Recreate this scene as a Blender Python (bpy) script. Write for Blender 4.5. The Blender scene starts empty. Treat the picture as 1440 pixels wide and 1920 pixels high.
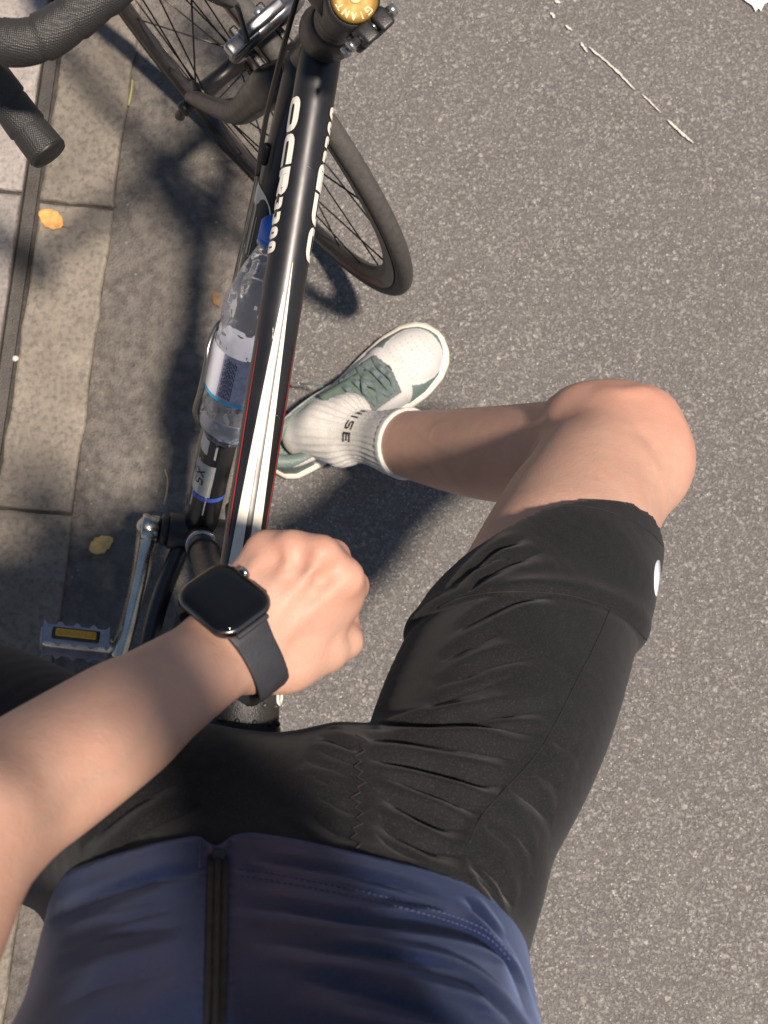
import bpy, bmesh, math, random
import numpy as np
from mathutils import Vector, Matrix
random.seed(7)
rng = np.random.default_rng(7)
R = math.radians
SC = bpy.context.scene
COL = SC.collection

# ------------------------------------------------------------------ camera, sky, sun, exposure
H, TILT, FPX = 1.65, R(8.0), 2200.0          # phone height, forward tilt, focal length in photo pixels (1440x1920)
cam_d = bpy.data.cameras.new('camera')
cam = bpy.data.objects.new('camera', cam_d)
COL.objects.link(cam)
cam.location = (0, 0, H)
cam.rotation_euler = (TILT, 0, 0)
cam_d.sensor_fit = 'VERTICAL'
cam_d.sensor_height = 9.8
cam_d.sensor_width = 7.35
cam_d.lens = 9.8 * FPX / 1920.0
cam_d.clip_start = 0.02
cam_d.clip_end = 400
cam_d.dof.use_dof = True
cam_d.dof.focus_distance = 1.02
cam_d.dof.aperture_fstop = 3.4
SC.camera = cam

SUN_SLOPE = (-0.29, 0.18)                   # ground shift of a shadow per metre of height
sdir = Vector((SUN_SLOPE[0], SUN_SLOPE[1], -1)).normalized()
elev = math.asin(-sdir.z)
world = bpy.data.worlds.new('World')
SC.world = world
world.use_nodes = True
wn = world.node_tree
wn.nodes.clear()
sky = wn.nodes.new('ShaderNodeTexSky')
sky.sky_type = 'NISHITA'
sky.sun_disc = False
sky.sun_elevation = elev
sky.sun_rotation = math.atan2(-sdir.x, -sdir.y)
bg = wn.nodes.new('ShaderNodeBackground')
bg.inputs['Strength'].default_value = 0.05
wo = wn.nodes.new('ShaderNodeOutputWorld')
wn.links.new(sky.outputs[0], bg.inputs[0])
wn.links.new(bg.outputs[0], wo.inputs[0])
sun_d = bpy.data.lights.new('sun', 'SUN')
sun_d.energy = 4.5
sun_d.angle = R(4.0)
sun_d.color = (1.0, 0.865, 0.745)
sun = bpy.data.objects.new('sun', sun_d)
COL.objects.link(sun)
sun.rotation_euler = sdir.to_track_quat('-Z', 'Y').to_euler()
sun.location = (2, 1, 6)
SC.view_settings.view_transform = 'Standard'
SC.view_settings.look = 'None'
SC.view_settings.exposure = 0.66
SC.view_settings.gamma = 1
SC.view_settings.use_curve_mapping = False

# ------------------------------------------------------------------ helpers
def at(px, py, z):
    """world point at height z under photo pixel (px, py), measured off the photograph"""
    a = (px - 720) / FPX; b = (960 - py) / FPX
    c, s = math.cos(TILT), math.sin(TILT)
    r = np.array([a, b * c + s, b * s - c])
    return np.array([0, 0, H]) + r * ((z - H) / r[2])

def to_px(P):
    c, s = math.cos(TILT), math.sin(TILT)
    x = P[..., 0]; y = P[..., 1]; z = P[..., 2] - H
    u = y * c + z * s; d = np.maximum(y * s - z * c, 1e-3)
    return 720 + FPX * x / d, 960 - FPX * u / d

def make_obj(name, verts, faces, mat=None, parent=None, smooth=True, kind=None, mats=None, fmat=None):
    me = bpy.data.meshes.new(name)
    if isinstance(faces, np.ndarray):
        n = len(faces); k = faces.shape[1]
        me.vertices.add(len(verts)); me.vertices.foreach_set('co', np.asarray(verts, np.float32).ravel())
        me.loops.add(n * k); me.loops.foreach_set('vertex_index', faces.astype(np.int32).ravel())
        me.polygons.add(n); me.polygons.foreach_set('loop_start', np.arange(0, n * k, k, dtype=np.int32))
        me.update(calc_edges=True)
        me.validate()
    else:
        me.from_pydata([tuple(map(float, v)) for v in verts], [], faces)
    if smooth:
        me.polygons.foreach_set('use_smooth', np.ones(len(me.polygons), bool))
    o = bpy.data.objects.new(name, me)
    COL.objects.link(o)
    for m in (mats or ([mat] if mat else [])):
        me.materials.append(m)
    if fmat is not None:
        me.polygons.foreach_set('material_index', np.asarray(fmat, np.int32))
    if parent is not None:
        o.parent = parent
    if kind:
        o['kind'] = kind
    me.update()
    return o

def empty(name, loc=(0, 0, 0), label=None, cat=None, group=None, rot=(0, 0, 0)):
    o = bpy.data.objects.new(name, None)
    COL.objects.link(o)
    o.location = loc; o.rotation_euler = rot
    o.empty_display_size = 0.05
    tag(o, label, cat, group)
    return o

def tag(o, label=None, cat=None, group=None, kind=None):
    if label: o['label'] = label
    if cat: o['category'] = cat
    if group: o['group'] = group
    if kind: o['kind'] = kind
    return o

def sub(o, levels=1):
    m = o.modifiers.new('sub', 'SUBSURF'); m.levels = levels; m.render_levels = levels
    return o

def nrm(v):
    v = np.asarray(v, float); return v / max(np.linalg.norm(v), 1e-12)

class MB:
    """collects several solids into one mesh"""
    def __init__(s): s.v = []; s.f = []
    def add(s, v, f):
        n = len(s.v); s.v += [tuple(map(float, p)) for p in v]; s.f += [tuple(i + n for i in q) for q in f]; return s
    def sweep(s, path, rad, seg=16, caps=True, closed=False, up=None, sq=None):
        return s.add(*sweep(path, rad, seg, caps, closed, up, sq))
    def box(s, c, size, rot=None, bev=0.0):
        bm = bmesh.new()
        bmesh.ops.create_cube(bm, size=1)
        bmesh.ops.scale(bm, vec=size, verts=bm.verts)
        if bev: bmesh.ops.bevel(bm, geom=bm.edges[:], offset=bev, segments=3, affect='EDGES', profile=.5)
        M = Matrix.Translation(Vector(c)) @ (rot.to_4x4() if rot is not None else Matrix.Identity(4))
        bm.verts.ensure_lookup_table()
        v = [M @ x.co for x in bm.verts]; f = [tuple(y.index for y in x.verts) for x in bm.faces]
        bm.free()
        return s.add(v, f)
    def lathe(s, o, axis, prof, seg=24):
        """prof = list of (distance along axis, radius)"""
        axis = nrm(axis); e1 = nrm(np.cross(axis, [0.3, 0.9, 0.2])); e2 = np.cross(axis, e1)
        v = []; f = []
        for (h, r) in prof:
            for k in range(seg):
                t = 2 * math.pi * k / seg
                v.append(np.asarray(o) + axis * h + (e1 * math.cos(t) + e2 * math.sin(t)) * r)
        for i in range(len(prof) - 1):
            for k in range(seg):
                a = i * seg + k; b = i * seg + (k + 1) % seg
                f.append((a, b, b + seg, a + seg))
        f.append(tuple(range(seg))[::-1]); f.append(tuple(range((len(prof) - 1) * seg, len(prof) * seg)))
        return s.add(v, f)
    def build(s, name, mat=None, parent=None, smooth=True, **k):
        return make_obj(name, s.v, s.f, mat, parent, smooth, **k)

def sweep(path, rad, seg=16, caps=True, closed=False, up=None, sq=None):
    P = np.asarray(path, float); n = len(P)
    rad = np.full(n, rad, float) if np.isscalar(rad) else np.asarray(rad, float)
    if len(rad) != n: rad = np.interp(np.linspace(0, 1, n), np.linspace(0, 1, len(rad)), rad)
    T = np.zeros_like(P)
    for i in range(n):
        a = P[(i - 1) % n] if closed or i > 0 else P[i]
        b = P[(i + 1) % n] if closed or i < n - 1 else P[i]
        T[i] = nrm(b - a)
    u = np.asarray(up if up is not None else ([0, 0, 1] if abs(T[0][2]) < .9 else [1, 0, 0]), float)
    v = []; f = []
    U = nrm(u - T[0] * (u @ T[0]))
    for i in range(n):
        if up is not None: U = nrm(u - T[i] * (u @ T[i]))
        else: U = nrm(U - T[i] * (U @ T[i]))
        W = np.cross(T[i], U)
        q = sq[i] if isinstance(sq, (list, np.ndarray)) else (sq or 1.0)
        for k in range(seg):
            t = 2 * math.pi * k / seg
            v.append(P[i] + (U * math.cos(t) * q + W * math.sin(t)) * rad[i])
    for i in range(n if closed else n - 1):
        for k in range(seg):
            a = i * seg + k; b = i * seg + (k + 1) % seg
            c = ((i + 1) % n) * seg + (k + 1) % seg; d = ((i + 1) % n) * seg + k
            f.append((a, d, c, b))
    if caps and not closed:
        f.append(tuple(range(seg))); f.append(tuple(range((n - 1) * seg, n * seg))[::-1])
    return v, f

def spline(pts, n=40, closed=False):
    """Catmull-Rom through the points"""
    P = np.asarray(pts, float); m = len(P)
    out = []
    segs = m if closed else m - 1
    for i in range(segs):
        p1 = P[i]; p2 = P[(i + 1) % m]
        p0 = P[(i - 1) % m] if closed or i > 0 else 2 * p1 - p2
        p3 = P[(i + 2) % m] if closed or i < m - 2 else 2 * p2 - p1
        k = max(2, int(round(n / segs)))
        for t in np.linspace(0, 1, k, endpoint=False):
            out.append(.5 * ((2 * p1) + (-p0 + p2) * t + (2 * p0 - 5 * p1 + 4 * p2 - p3) * t * t + (-p0 + 3 * p1 - 3 * p2 + p3) * t ** 3))
    if not closed: out.append(P[-1])
    return np.array(out)

# ---- stroke lettering: each glyph is a set of polylines in a 0..1 box
def arc(cx, cy, rx, ry, a0, a1, n=7):
    return [(cx + rx * math.cos(R(a0 + (a1 - a0) * i / n)), cy + ry * math.sin(R(a0 + (a1 - a0) * i / n))) for i in range(n + 1)]
RB = lambda: arc(.7, .7, .3, .3, 0, 90, 4) + arc(.3, .7, .3, .3, 90, 180, 4) + arc(.3, .3, .3, .3, 180, 270, 4) + arc(.7, .3, .3, .3, 270, 360, 4)
GL = {
 'O': [RB() + [RB()[0]]], '0': [RB() + [RB()[0]]],
 'C': [[(1, 1), (.3, 1)] + arc(.3, .7, .3, .3, 90, 180, 4) + arc(.3, .3, .3, .3, 180, 270, 4) + [(1, 0)]],
 'G': [[(1, 1), (.3, 1)] + arc(.3, .7, .3, .3, 90, 180, 4) + arc(.3, .3, .3, .3, 180, 270, 4) + [(1, 0), (1, .5), (.55, .5)]],
 'R': [[(0, 0), (0, 1), (.7, 1)] + arc(.7, .72, .3, .28, 90, -90, 6) + [(0, .44)], [(.5, .44), (1, 0)]],
 '3': [[(0, 1), (.7, 1)] + arc(.7, .75, .3, .25, 90, -90, 5) + [(.2, .5), (.7, .5)] + arc(.7, .25, .3, .25, 90, -90, 5) + [(0, 0)]],
 'I': [[(.5, 0), (.5, 1)]], 'A': [[(0, 0), (.5, 1), (1, 0)], [(.2, .35), (.8, .35)]],
 'N': [[(0, 0), (0, 1), (1, 0), (1, 1)]], 'T': [[(0, 1), (1, 1)], [(.5, 1), (.5, 0)]],
 'K': [[(0, 0), (0, 1)], [(1, 1), (.05, .5), (1, 0)]], 'E': [[(1, 1), (0, 1), (0, 0), (1, 0)], [(0, .5), (.85, .5)]],
 'S': [[(1, 1), (.25, 1)] + arc(.25, .75, .25, .25, 90, 270, 5) + [(.75, .5)] + arc(.75, .25, .25, .25, 90, -90, 5) + [(0, 0)]],
 'X': [[(0, 0), (1, 1)], [(0, 1), (1, 0)]],
 'L': [[(0, 1), (0, 0), (1, 0)]],
}
def glyph_ribbons(ch, x, w, h, t, step):
    """ribbons (left, right edge lists) of a glyph with its lower left at (x, 0)"""
    res = []
    for pl in GL[ch]:
        P = np.array([(x + t / 2 + p[0] * (w - t), t / 2 + p[1] * (h - t)) for p in pl])
        Q = [P[0]]
        for a, b in zip(P[:-1], P[1:]):
            k = max(1, int(np.linalg.norm(b - a) / step))
            for i in range(1, k + 1): Q.append(a + (b - a) * i / k)
        Q = [Q[0]] + [q for p, q in zip(Q[:-1], Q[1:]) if np.linalg.norm(q - p) > 1e-6]
        Q = np.array(Q)
        closed = np.allclose(Q[0], Q[-1])
        L = []; Rr = []
        for i in range(len(Q)):
            d1 = Q[i] - Q[i - 1] if i > 0 else (Q[i] - Q[-2] if closed else None)
            d2 = Q[i + 1] - Q[i] if i < len(Q) - 1 else (Q[1] - Q[i] if closed else None)
            if d1 is None: d1 = d2
            if d2 is None: d2 = d1
            n1 = nrm([-d1[1], d1[0]]); n2 = nrm([-d2[1], d2[0]])
            nn = nrm(n1 + n2); m = 1 / max(nn @ n1, .55)
            e = np.zeros(2)
            if not closed and i == 0: e = -nrm(d2) * t / 2
            if not closed and i == len(Q) - 1: e = nrm(d1) * t / 2
            L.append(Q[i] + nn * m * t / 2 + e); Rr.append(Q[i] - nn * m * t / 2 + e)
        res.append((L, Rr))
    return res
def lettering(name, text, fmap, widths, h, t, gap, mat, parent, step=.004, x0=0.0, **kw):
    """text as thin raised ribbons; fmap maps (u, v) of the layout to a 3-D point"""
    v = []; f = []; x = x0
    for i, ch in enumerate(text):
        w = widths[i] if hasattr(widths, '__len__') else widths
        if ch != ' ':
            for (L, Rr) in glyph_ribbons(ch, x, w, h[i] if hasattr(h, '__len__') else h, t[i] if hasattr(t, '__len__') else t, step):
                n0 = len(v)
                for a, b in zip(L, Rr): v.append(fmap(*a)); v.append(fmap(*b))
                for k in range(len(L) - 1): f.append((n0 + 2 * k, n0 + 2 * k + 1, n0 + 2 * k + 3, n0 + 2 * k + 2))
        x += w + gap
    return make_obj(name, v, f, mat, parent, **kw)

# ---- signed-distance volumes, turned into smooth meshes with surface nets
def axis_pts(*segs):
    out = []
    for (a, b, s) in segs:
        out += list(np.arange(a, b - s * .25, s))
    out.append(segs[-1][1])
    return np.array(out, np.float32)

class Vol:
    def __init__(s, xs, ys, zs, bgv=0.15):
        s.ax = [np.asarray(xs, np.float32), np.asarray(ys, np.float32), np.asarray(zs, np.float32)]
        s.D = np.full([len(a) for a in s.ax], bgv, np.float32)
    def region(s, lo, hi):
        sl = []
        for k in range(3):
            i0 = max(0, int(np.searchsorted(s.ax[k], lo[k])) - 1); i1 = min(len(s.ax[k]), int(np.searchsorted(s.ax[k], hi[k])) + 1)
            sl.append(slice(i0, max(i0, i1)))
        return tuple(sl)
    def grid(s, sl):
        return (s.ax[0][sl[0]][:, None, None], s.ax[1][sl[1]][None, :, None], s.ax[2][sl[2]][None, None, :])
    def merge(s, sl, d, k, cut=False):
        A = s.D[sl]
        if cut:
            h = np.clip(.5 - .5 * (A + d) / k, 0, 1); s.D[sl] = A + (-d - A) * h + k * h * (1 - h)
        else:
            h = np.clip(.5 + .5 * (A - d) / k, 0, 1); s.D[sl] = A + (d - A) * h - k * h * (1 - h)
    def cap(s, a, b, ra, rb=None, k=.008, n=None, fl=1.0, cut=False):
        """rounded cone a-b; n, fl flatten it along n"""
        a = np.asarray(a, float); b = np.asarray(b, float); rb = ra if rb is None else rb
        m = max(ra, rb) + k + .02
        sl = s.region(np.minimum(a, b) - m, np.maximum(a, b) + m)
        X, Y, Z = s.grid(sl)
        ab = b - a; L2 = max(ab @ ab, 1e-12)
        x, y, z = X - a[0], Y - a[1], Z - a[2]
        t = np.clip((x * ab[0] + y * ab[1] + z * ab[2]) / L2, 0, 1)
        x = x - t * ab[0]; y = y - t * ab[1]; z = z - t * ab[2]
        q = x * x + y * y + z * z
        if n is not None:
            n = nrm(n); qn = x * n[0] + y * n[1] + z * n[2]
            q = q + qn * qn * (1 / fl ** 2 - 1)
        d = np.sqrt(np.maximum(q, 0)) - (ra + (rb - ra) * t)
        if n is not None and fl < 1: d = d * (0.5 + 0.5 * fl)
        s.merge(sl, d.astype(np.float32), k, cut)
        return s
    def chain(s, pts, rads, k=.008, **kw):
        for i in range(len(pts) - 1): s.cap(pts[i], pts[i + 1], rads[i], rads[i + 1], k, **kw)
        return s
    def tube(s, pts, rads, k=.02, n=None, fl=1.0):
        """one smooth limb along a spline, joined to the rest with blend k"""
        P = spline(pts, 14 * (len(pts) - 1)); r = spline([[q] for q in rads], 14 * (len(pts) - 1))[:, 0]
        m = r.max() + k + .02
        sl = s.region(P.min(0) - m, P.max(0) + m); X, Y, Z = s.grid(sl)
        T = np.full(s.D[sl].shape, .15, np.float32)
        for i in range(len(P) - 1):
            a, b = P[i], P[i + 1]; ab = b - a; L2 = max(ab @ ab, 1e-12)
            mm = max(r[i], r[i + 1]) + k + .02
            s2 = s.region(np.minimum(a, b) - mm, np.maximum(a, b) + mm)
            loc = tuple(slice(q.start - p.start, q.stop - p.start) for q, p in zip(s2, sl))
            x, y, z = X[loc[0]] - a[0], Y[:, loc[1]] - a[1], Z[:, :, loc[2]] - a[2]
            t = np.clip((x * ab[0] + y * ab[1] + z * ab[2]) / L2, 0, 1)
            d = np.sqrt((x - t * ab[0]) ** 2 + (y - t * ab[1]) ** 2 + (z - t * ab[2]) ** 2) - (r[i] + (r[i + 1] - r[i]) * t)
            T[loc] = np.minimum(T[loc], d)
        s.merge(sl, T, k)
        return s
    def ell(s, c, r, k=.02, rot=None):
        c = np.asarray(c, float); r = np.asarray(r, float); m = r.max() + k + .02
        sl = s.region(c - m, c + m); X, Y, Z = s.grid(sl)
        x, y, z = X - c[0], Y - c[1], Z - c[2]
        if rot is not None:
            M = np.array(rot)
            x, y, z = (M[0, 0] * x + M[0, 1] * y + M[0, 2] * z, M[1, 0] * x + M[1, 1] * y + M[1, 2] * z, M[2, 0] * x + M[2, 1] * y + M[2, 2] * z)
        k0 = np.sqrt((x / r[0]) ** 2 + (y / r[1]) ** 2 + (z / r[2]) ** 2)
        k1 = np.sqrt((x / r[0] ** 2) ** 2 + (y / r[1] ** 2) ** 2 + (z / r[2] ** 2) ** 2)
        d = k0 * (k0 - 1) / np.maximum(k1, 1e-6)
        s.merge(sl, d.astype(np.float32), k)
        return s
    def sample(s, P):
        P = np.atleast_2d(P); idx = []; w = []
        for k in range(3):
            a = s.ax[k]; i = np.clip(np.searchsorted(a, P[:, k]) - 1, 0, len(a) - 2)
            idx.append(i); w.append(np.clip((P[:, k] - a[i]) / (a[i + 1] - a[i]), 0, 1))
        r = 0
        for dx in (0, 1):
            for dy in (0, 1):
                for dz in (0, 1):
                    ww = (w[0] if dx else 1 - w[0]) * (w[1] if dy else 1 - w[1]) * (w[2] if dz else 1 - w[2])
                    r = r + ww * s.D[idx[0] + dx, idx[1] + dy, idx[2] + dz]
        return r
    def normal(s, p, e=.003):
        p = np.asarray(p, float)
        P = np.array([p + np.array(v) * e for v in ((1, 0, 0), (-1, 0, 0), (0, 1, 0), (0, -1, 0), (0, 0, 1), (0, 0, -1))])
        d = s.sample(P); return nrm([d[0] - d[1], d[2] - d[3], d[4] - d[5]])
    def ray(s, o, dr, t1, off=0.0, t0=0.0, n=500):
        ts = np.linspace(t0, t1, n); P = np.asarray(o)[None] + ts[:, None] * np.asarray(dr)[None]
        d = s.sample(P) - off
        i = np.nonzero((d[1:] <= 0) & (d[:-1] > 0))[0]
        if not len(i): return None
        i = i[0]; f = d[i] / (d[i] - d[i + 1] + 1e-12)
        return P[i] + (P[i + 1] - P[i]) * f
    def cast(s, px, py, off=0.0, zhi=1.5):
        """surface point seen at photo pixel (px, py)"""
        p0 = at(px, py, zhi); p1 = at(px, py, 0.0)
        dr = nrm(p1 - p0)
        lo = p0; L = np.linalg.norm(p1 - p0)
        return s.ray(lo, dr, L, off, n=1200)
    def curve(s, pix, off=0.0, n=24):
        """polyline on the surface under a smooth photo-pixel curve"""
        Q = spline(np.array(pix, float), n)
        out = [s.cast(q[0], q[1], off) for q in Q]
        return np.array([p for p in out if p is not None])
    def ridge(s, P, amp, w, taper=True, tail=.15, sharp=False):
        """raise (amp > 0) or press in a band of half-width w along the polyline P"""
        if P is None or len(P) < 2: return s
        m = 2.6 * w + .004
        n = len(P)
        lo = P.min(0) - m; hi = P.max(0) + m
        sl = s.region(lo, hi); X, Y, Z = s.grid(sl)
        A = s.D[sl]
        band = np.nonzero(np.abs(A) < .03)
        if not len(band[0]): return s
        Q = np.stack([X[band[0], 0, 0], Y[0, band[1], 0], Z[0, 0, band[2]]], 1)
        best = np.full(len(Q), 1e9); tt = np.zeros(len(Q))
        for i in range(n - 1):
            a = P[i]; ab = P[i + 1] - a
            r = Q - a; t = np.clip(r @ ab / max(ab @ ab, 1e-12), 0, 1)
            d = ((r - t[:, None] * ab) ** 2).sum(1)
            k = d < best; best[k] = d[k]; tt[k] = (i + t[k]) / (n - 1)
        e = np.exp(-(np.sqrt(best + (.25 * w) ** 2) - .25 * w) / (.62 * w)) if sharp else np.exp(-best / w ** 2)
        if taper: e = e * np.clip(np.minimum(tt, 1 - tt) / max(tail, 1e-3), 0, 1) ** .8
        A[band] -= (amp * e).astype(np.float32)
        s.D[sl] = A
        return s
    def mesh(s, smooth=1):
        D = s.D; S = D < 0
        c = np.zeros([n - 1 for n in D.shape], np.uint8)
        for dx in (0, 1):
            for dy in (0, 1):
                for dz in (0, 1):
                    c += S[dx:dx + c.shape[0], dy:dy + c.shape[1], dz:dz + c.shape[2]]
        ci = np.nonzero((c > 0) & (c < 8))
        vid = np.full(c.shape, -1, np.int32); vid[ci] = np.arange(len(ci[0]))
        acc = np.zeros((len(ci[0]), 3)); cnt = np.zeros(len(ci[0]))
        corner = [(a, b, e) for a in (0, 1) for b in (0, 1) for e in (0, 1)]
        val = {q: D[ci[0] + q[0], ci[1] + q[1], ci[2] + q[2]] for q in corner}
        for q in corner:
            for k in range(3):
                if q[k]: continue
                r = list(q); r[k] = 1; r = tuple(r)
                a, b = val[q], val[r]
                x = (a < 0) != (b < 0)
                t = np.where(x, a / np.where(x, a - b, 1), 0)
                p = np.zeros((len(t), 3))
                for m in range(3):
                    a0 = s.ax[m][ci[m] + q[m]]; a1 = s.ax[m][ci[m] + r[m]]
                    p[:, m] = a0 + (a1 - a0) * t
                acc[x] += p[x]; cnt[x] += 1
        V = acc / np.maximum(cnt, 1)[:, None]
        F = []
        for k in range(3):
            o1, o2 = [(1, 2), (2, 0), (0, 1)][k]
            sl0 = [slice(None)] * 3; sl1 = [slice(None)] * 3
            sl0[k] = slice(0, -1); sl1[k] = slice(1, None)
            s0 = S[tuple(sl0)]; s1 = S[tuple(sl1)]
            e = np.array(np.nonzero(s0 != s1))
            ok = (e[o1] > 0) & (e[o2] > 0) & (e[o1] < D.shape[o1] - 1) & (e[o2] < D.shape[o2] - 1)
            e = e[:, ok]; ins = s0[e[0], e[1], e[2]]
            def g(a, b):
                q = e.copy(); q[o1] += a; q[o2] += b; return vid[q[0], q[1], q[2]]
            f = np.stack([g(-1, -1), g(0, -1), g(0, 0), g(-1, 0)], 1)
            f[~ins] = f[~ins][:, ::-1]
            F.append(f)
        F = np.concatenate(F); F = F[(F >= 0).all(1)]
        for _ in range(smooth):
            sm = np.zeros_like(V); n = np.zeros(len(V))
            for a, b in ((0, 1), (1, 2), (2, 3), (3, 0)):
                for p, q in ((a, b), (b, a)):
                    for m in range(3): sm[:, m] += np.bincount(F[:, p], V[F[:, q], m], len(V))
                    n += np.bincount(F[:, p], minlength=len(V))
            V = V * .5 + .5 * sm / np.maximum(n, 1)[:, None]
        return V, F

def subdivide(V, F, smooth=1):
    """split every quad in four and relax"""
    n = len(V); E = np.sort(np.stack([F, np.roll(F, -1, 1)], -1).reshape(-1, 2), 1).astype(np.int64)
    key = E[:, 0] * n + E[:, 1]; u, inv = np.unique(key, return_inverse=True)
    a, b = u // n, u % n
    EV = .5 * (V[a] + V[b]); ei = inv.reshape(F.shape) + n; FC = V[F].mean(1); fi = np.arange(len(F)) + n + len(EV)
    W = np.concatenate([V, EV, FC])
    Q = np.concatenate([np.stack([F[:, k], ei[:, k], fi, ei[:, k - 1]], 1) for k in range(4)])
    return relax(W, Q, smooth), Q

def relax(V, F, it, keep=.5):
    for _ in range(it):
        sm = np.zeros_like(V); n = np.zeros(len(V))
        for a, b in ((0, 1), (1, 2), (2, 3), (3, 0)):
            for p, q in ((a, b), (b, a)):
                for m in range(3): sm[:, m] += np.bincount(F[:, p], V[F[:, q], m], len(V))
                n += np.bincount(F[:, p], minlength=len(V))
        V = V * keep + (1 - keep) * sm / np.maximum(n, 1)[:, None]
    return V

def vnormals(V, F):
    fn = np.cross(V[F[:, 2]] - V[F[:, 0]], V[F[:, 3]] - V[F[:, 1]])
    N = np.zeros_like(V)
    for k in range(4):
        for m in range(3): N[:, m] += np.bincount(F[:, k], fn[:, m], len(V))
    return N / np.maximum(np.linalg.norm(N, axis=1), 1e-12)[:, None]

def crease(V, N, P, amp, w, tail=.3, ridge=.4, rw=2.2):
    """displacement of a sharp cloth crease along P with soft swellings beside it"""
    out = np.zeros(len(V))
    if P is None or len(P) < 2: return out
    m = rw * w * 2.6
    idx = np.nonzero(((V > P.min(0) - m) & (V < P.max(0) + m)).all(1))[0]
    Q = V[idx]; best = np.full(len(idx), 1e9); tt = np.zeros(len(idx)); n = len(P)
    for i in range(n - 1):
        a = P[i]; ab = P[i + 1] - a; r = Q - a
        t = np.clip(r @ ab / max(ab @ ab, 1e-12), 0, 1); d = ((r - t[:, None] * ab) ** 2).sum(1)
        k = d < best; best[k] = d[k]; tt[k] = (i + t[k]) / (n - 1)
    d = np.sqrt(best)
    tp = np.clip(np.minimum(tt, 1 - tt) / max(tail, 1e-3), 0, 1) ** .7
    out[idx] = tp * amp * (-np.exp(-d / (.8 * w)) + ridge * np.exp(-((d - rw * w) / (rw * w * .55)) ** 2))
    return out

def pick_faces(V, F, mask):
    f = F[mask]; u, inv = np.unique(f.ravel(), return_inverse=True)
    return V[u], inv.reshape(f.shape), u

def set_attr(o, name, vals):
    a = o.data.attributes.new(name, 'FLOAT', 'POINT')
    a.data.foreach_set('value', np.asarray(vals, np.float32))

# ---- materials
class NT:
    def __init__(s, name):
        s.m = bpy.data.materials.new(name); s.m.use_nodes = True
        s.t = s.m.node_tree; s.p = s.t.nodes['Principled BSDF']
    def n(s, typ, **kw):
        x = s.t.nodes.new(typ)
        for k, v in kw.items():
            if k.startswith('i_'):
                x.inputs[k[2:].replace('_', ' ')].default_value = v
            else: setattr(x, k, v)
        return x
    def l(s, a, b): s.t.links.new(a, b)
    def coord(s, which='Object'):
        return s.n('ShaderNodeTexCoord').outputs[which]
    def noise(s, vec, scale, detail=3, rough=.55):
        x = s.n('ShaderNodeTexNoise'); x.inputs['Scale'].default_value = scale; x.inputs['Detail'].default_value = detail
        x.inputs['Roughness'].default_value = rough; s.l(vec, x.inputs['Vector']); return x.outputs[0]
    def ramp(s, fac, *stops):
        x = s.n('ShaderNodeValToRGB'); e = x.color_ramp.elements
        while len(e) < len(stops): e.new(.5)
        for q, (p, c) in zip(e, stops):
            q.position = p; q.color = (c, c, c, 1) if np.isscalar(c) else (*c, 1)
        s.l(fac, x.inputs[0]); return x.outputs[0]
    def mix(s, fac, a, b, mode='MIX'):
        x = s.n('ShaderNodeMix', data_type='RGBA', blend_type=mode)
        for v, sk in ((fac, x.inputs[0]), (a, x.inputs[6]), (b, x.inputs[7])):
            if hasattr(v, 'is_output'): s.l(v, sk)
            else: sk.default_value = v if np.isscalar(v) else (*v, 1)
        return x.outputs[2]
    def math(s, op, a, b=0.0):
        x = s.n('ShaderNodeMath', operation=op)
        for v, sk in ((a, x.inputs[0]), (b, x.inputs[1])):
            if hasattr(v, 'is_output'): s.l(v, sk)
            else: sk.default_value = v
        return x.outputs[0]
    def bump(s, h, dist, strength=1.0, chain=None):
        x = s.n('ShaderNodeBump'); x.inputs['Distance'].default_value = dist; x.inputs['Strength'].default_value = strength
        s.l(h, x.inputs['Height'])
        if chain is not None: s.l(chain, x.inputs['Normal'])
        s.l(x.outputs[0], s.p.inputs['Normal']); return x.outputs[0]
    def set(s, **kw):
        for k, v in kw.items():
            sk = s.p.inputs[k.replace('_', ' ')]
            if hasattr(v, 'is_output'): s.l(v, sk)
            else: sk.default_value = v if np.isscalar(v) or len(v) == 4 or k == 'Subsurface_Radius' else (*v, 1)
        return s

def simple(name, col, rough=.5, metal=0.0, var=.12, scale=60, bump=0.0, bscale=400, **kw):
    t = NT(name); c = t.coord()
    n = t.noise(c, scale, 4)
    lo = tuple(x * (1 - var) for x in col); hi = tuple(min(1, x * (1 + var)) for x in col)
    t.set(Base_Color=t.ramp(n, (.3, lo), (.7, hi)), Metallic=metal)
    t.set(Roughness=t.ramp(t.noise(c, scale * 2.3, 3), (.3, max(.02, rough * .85)), (.7, min(1, rough * 1.15))))
    if bump: t.bump(t.noise(c, bscale, 2), bump)
    t.set(**kw)
    return t.m

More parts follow.
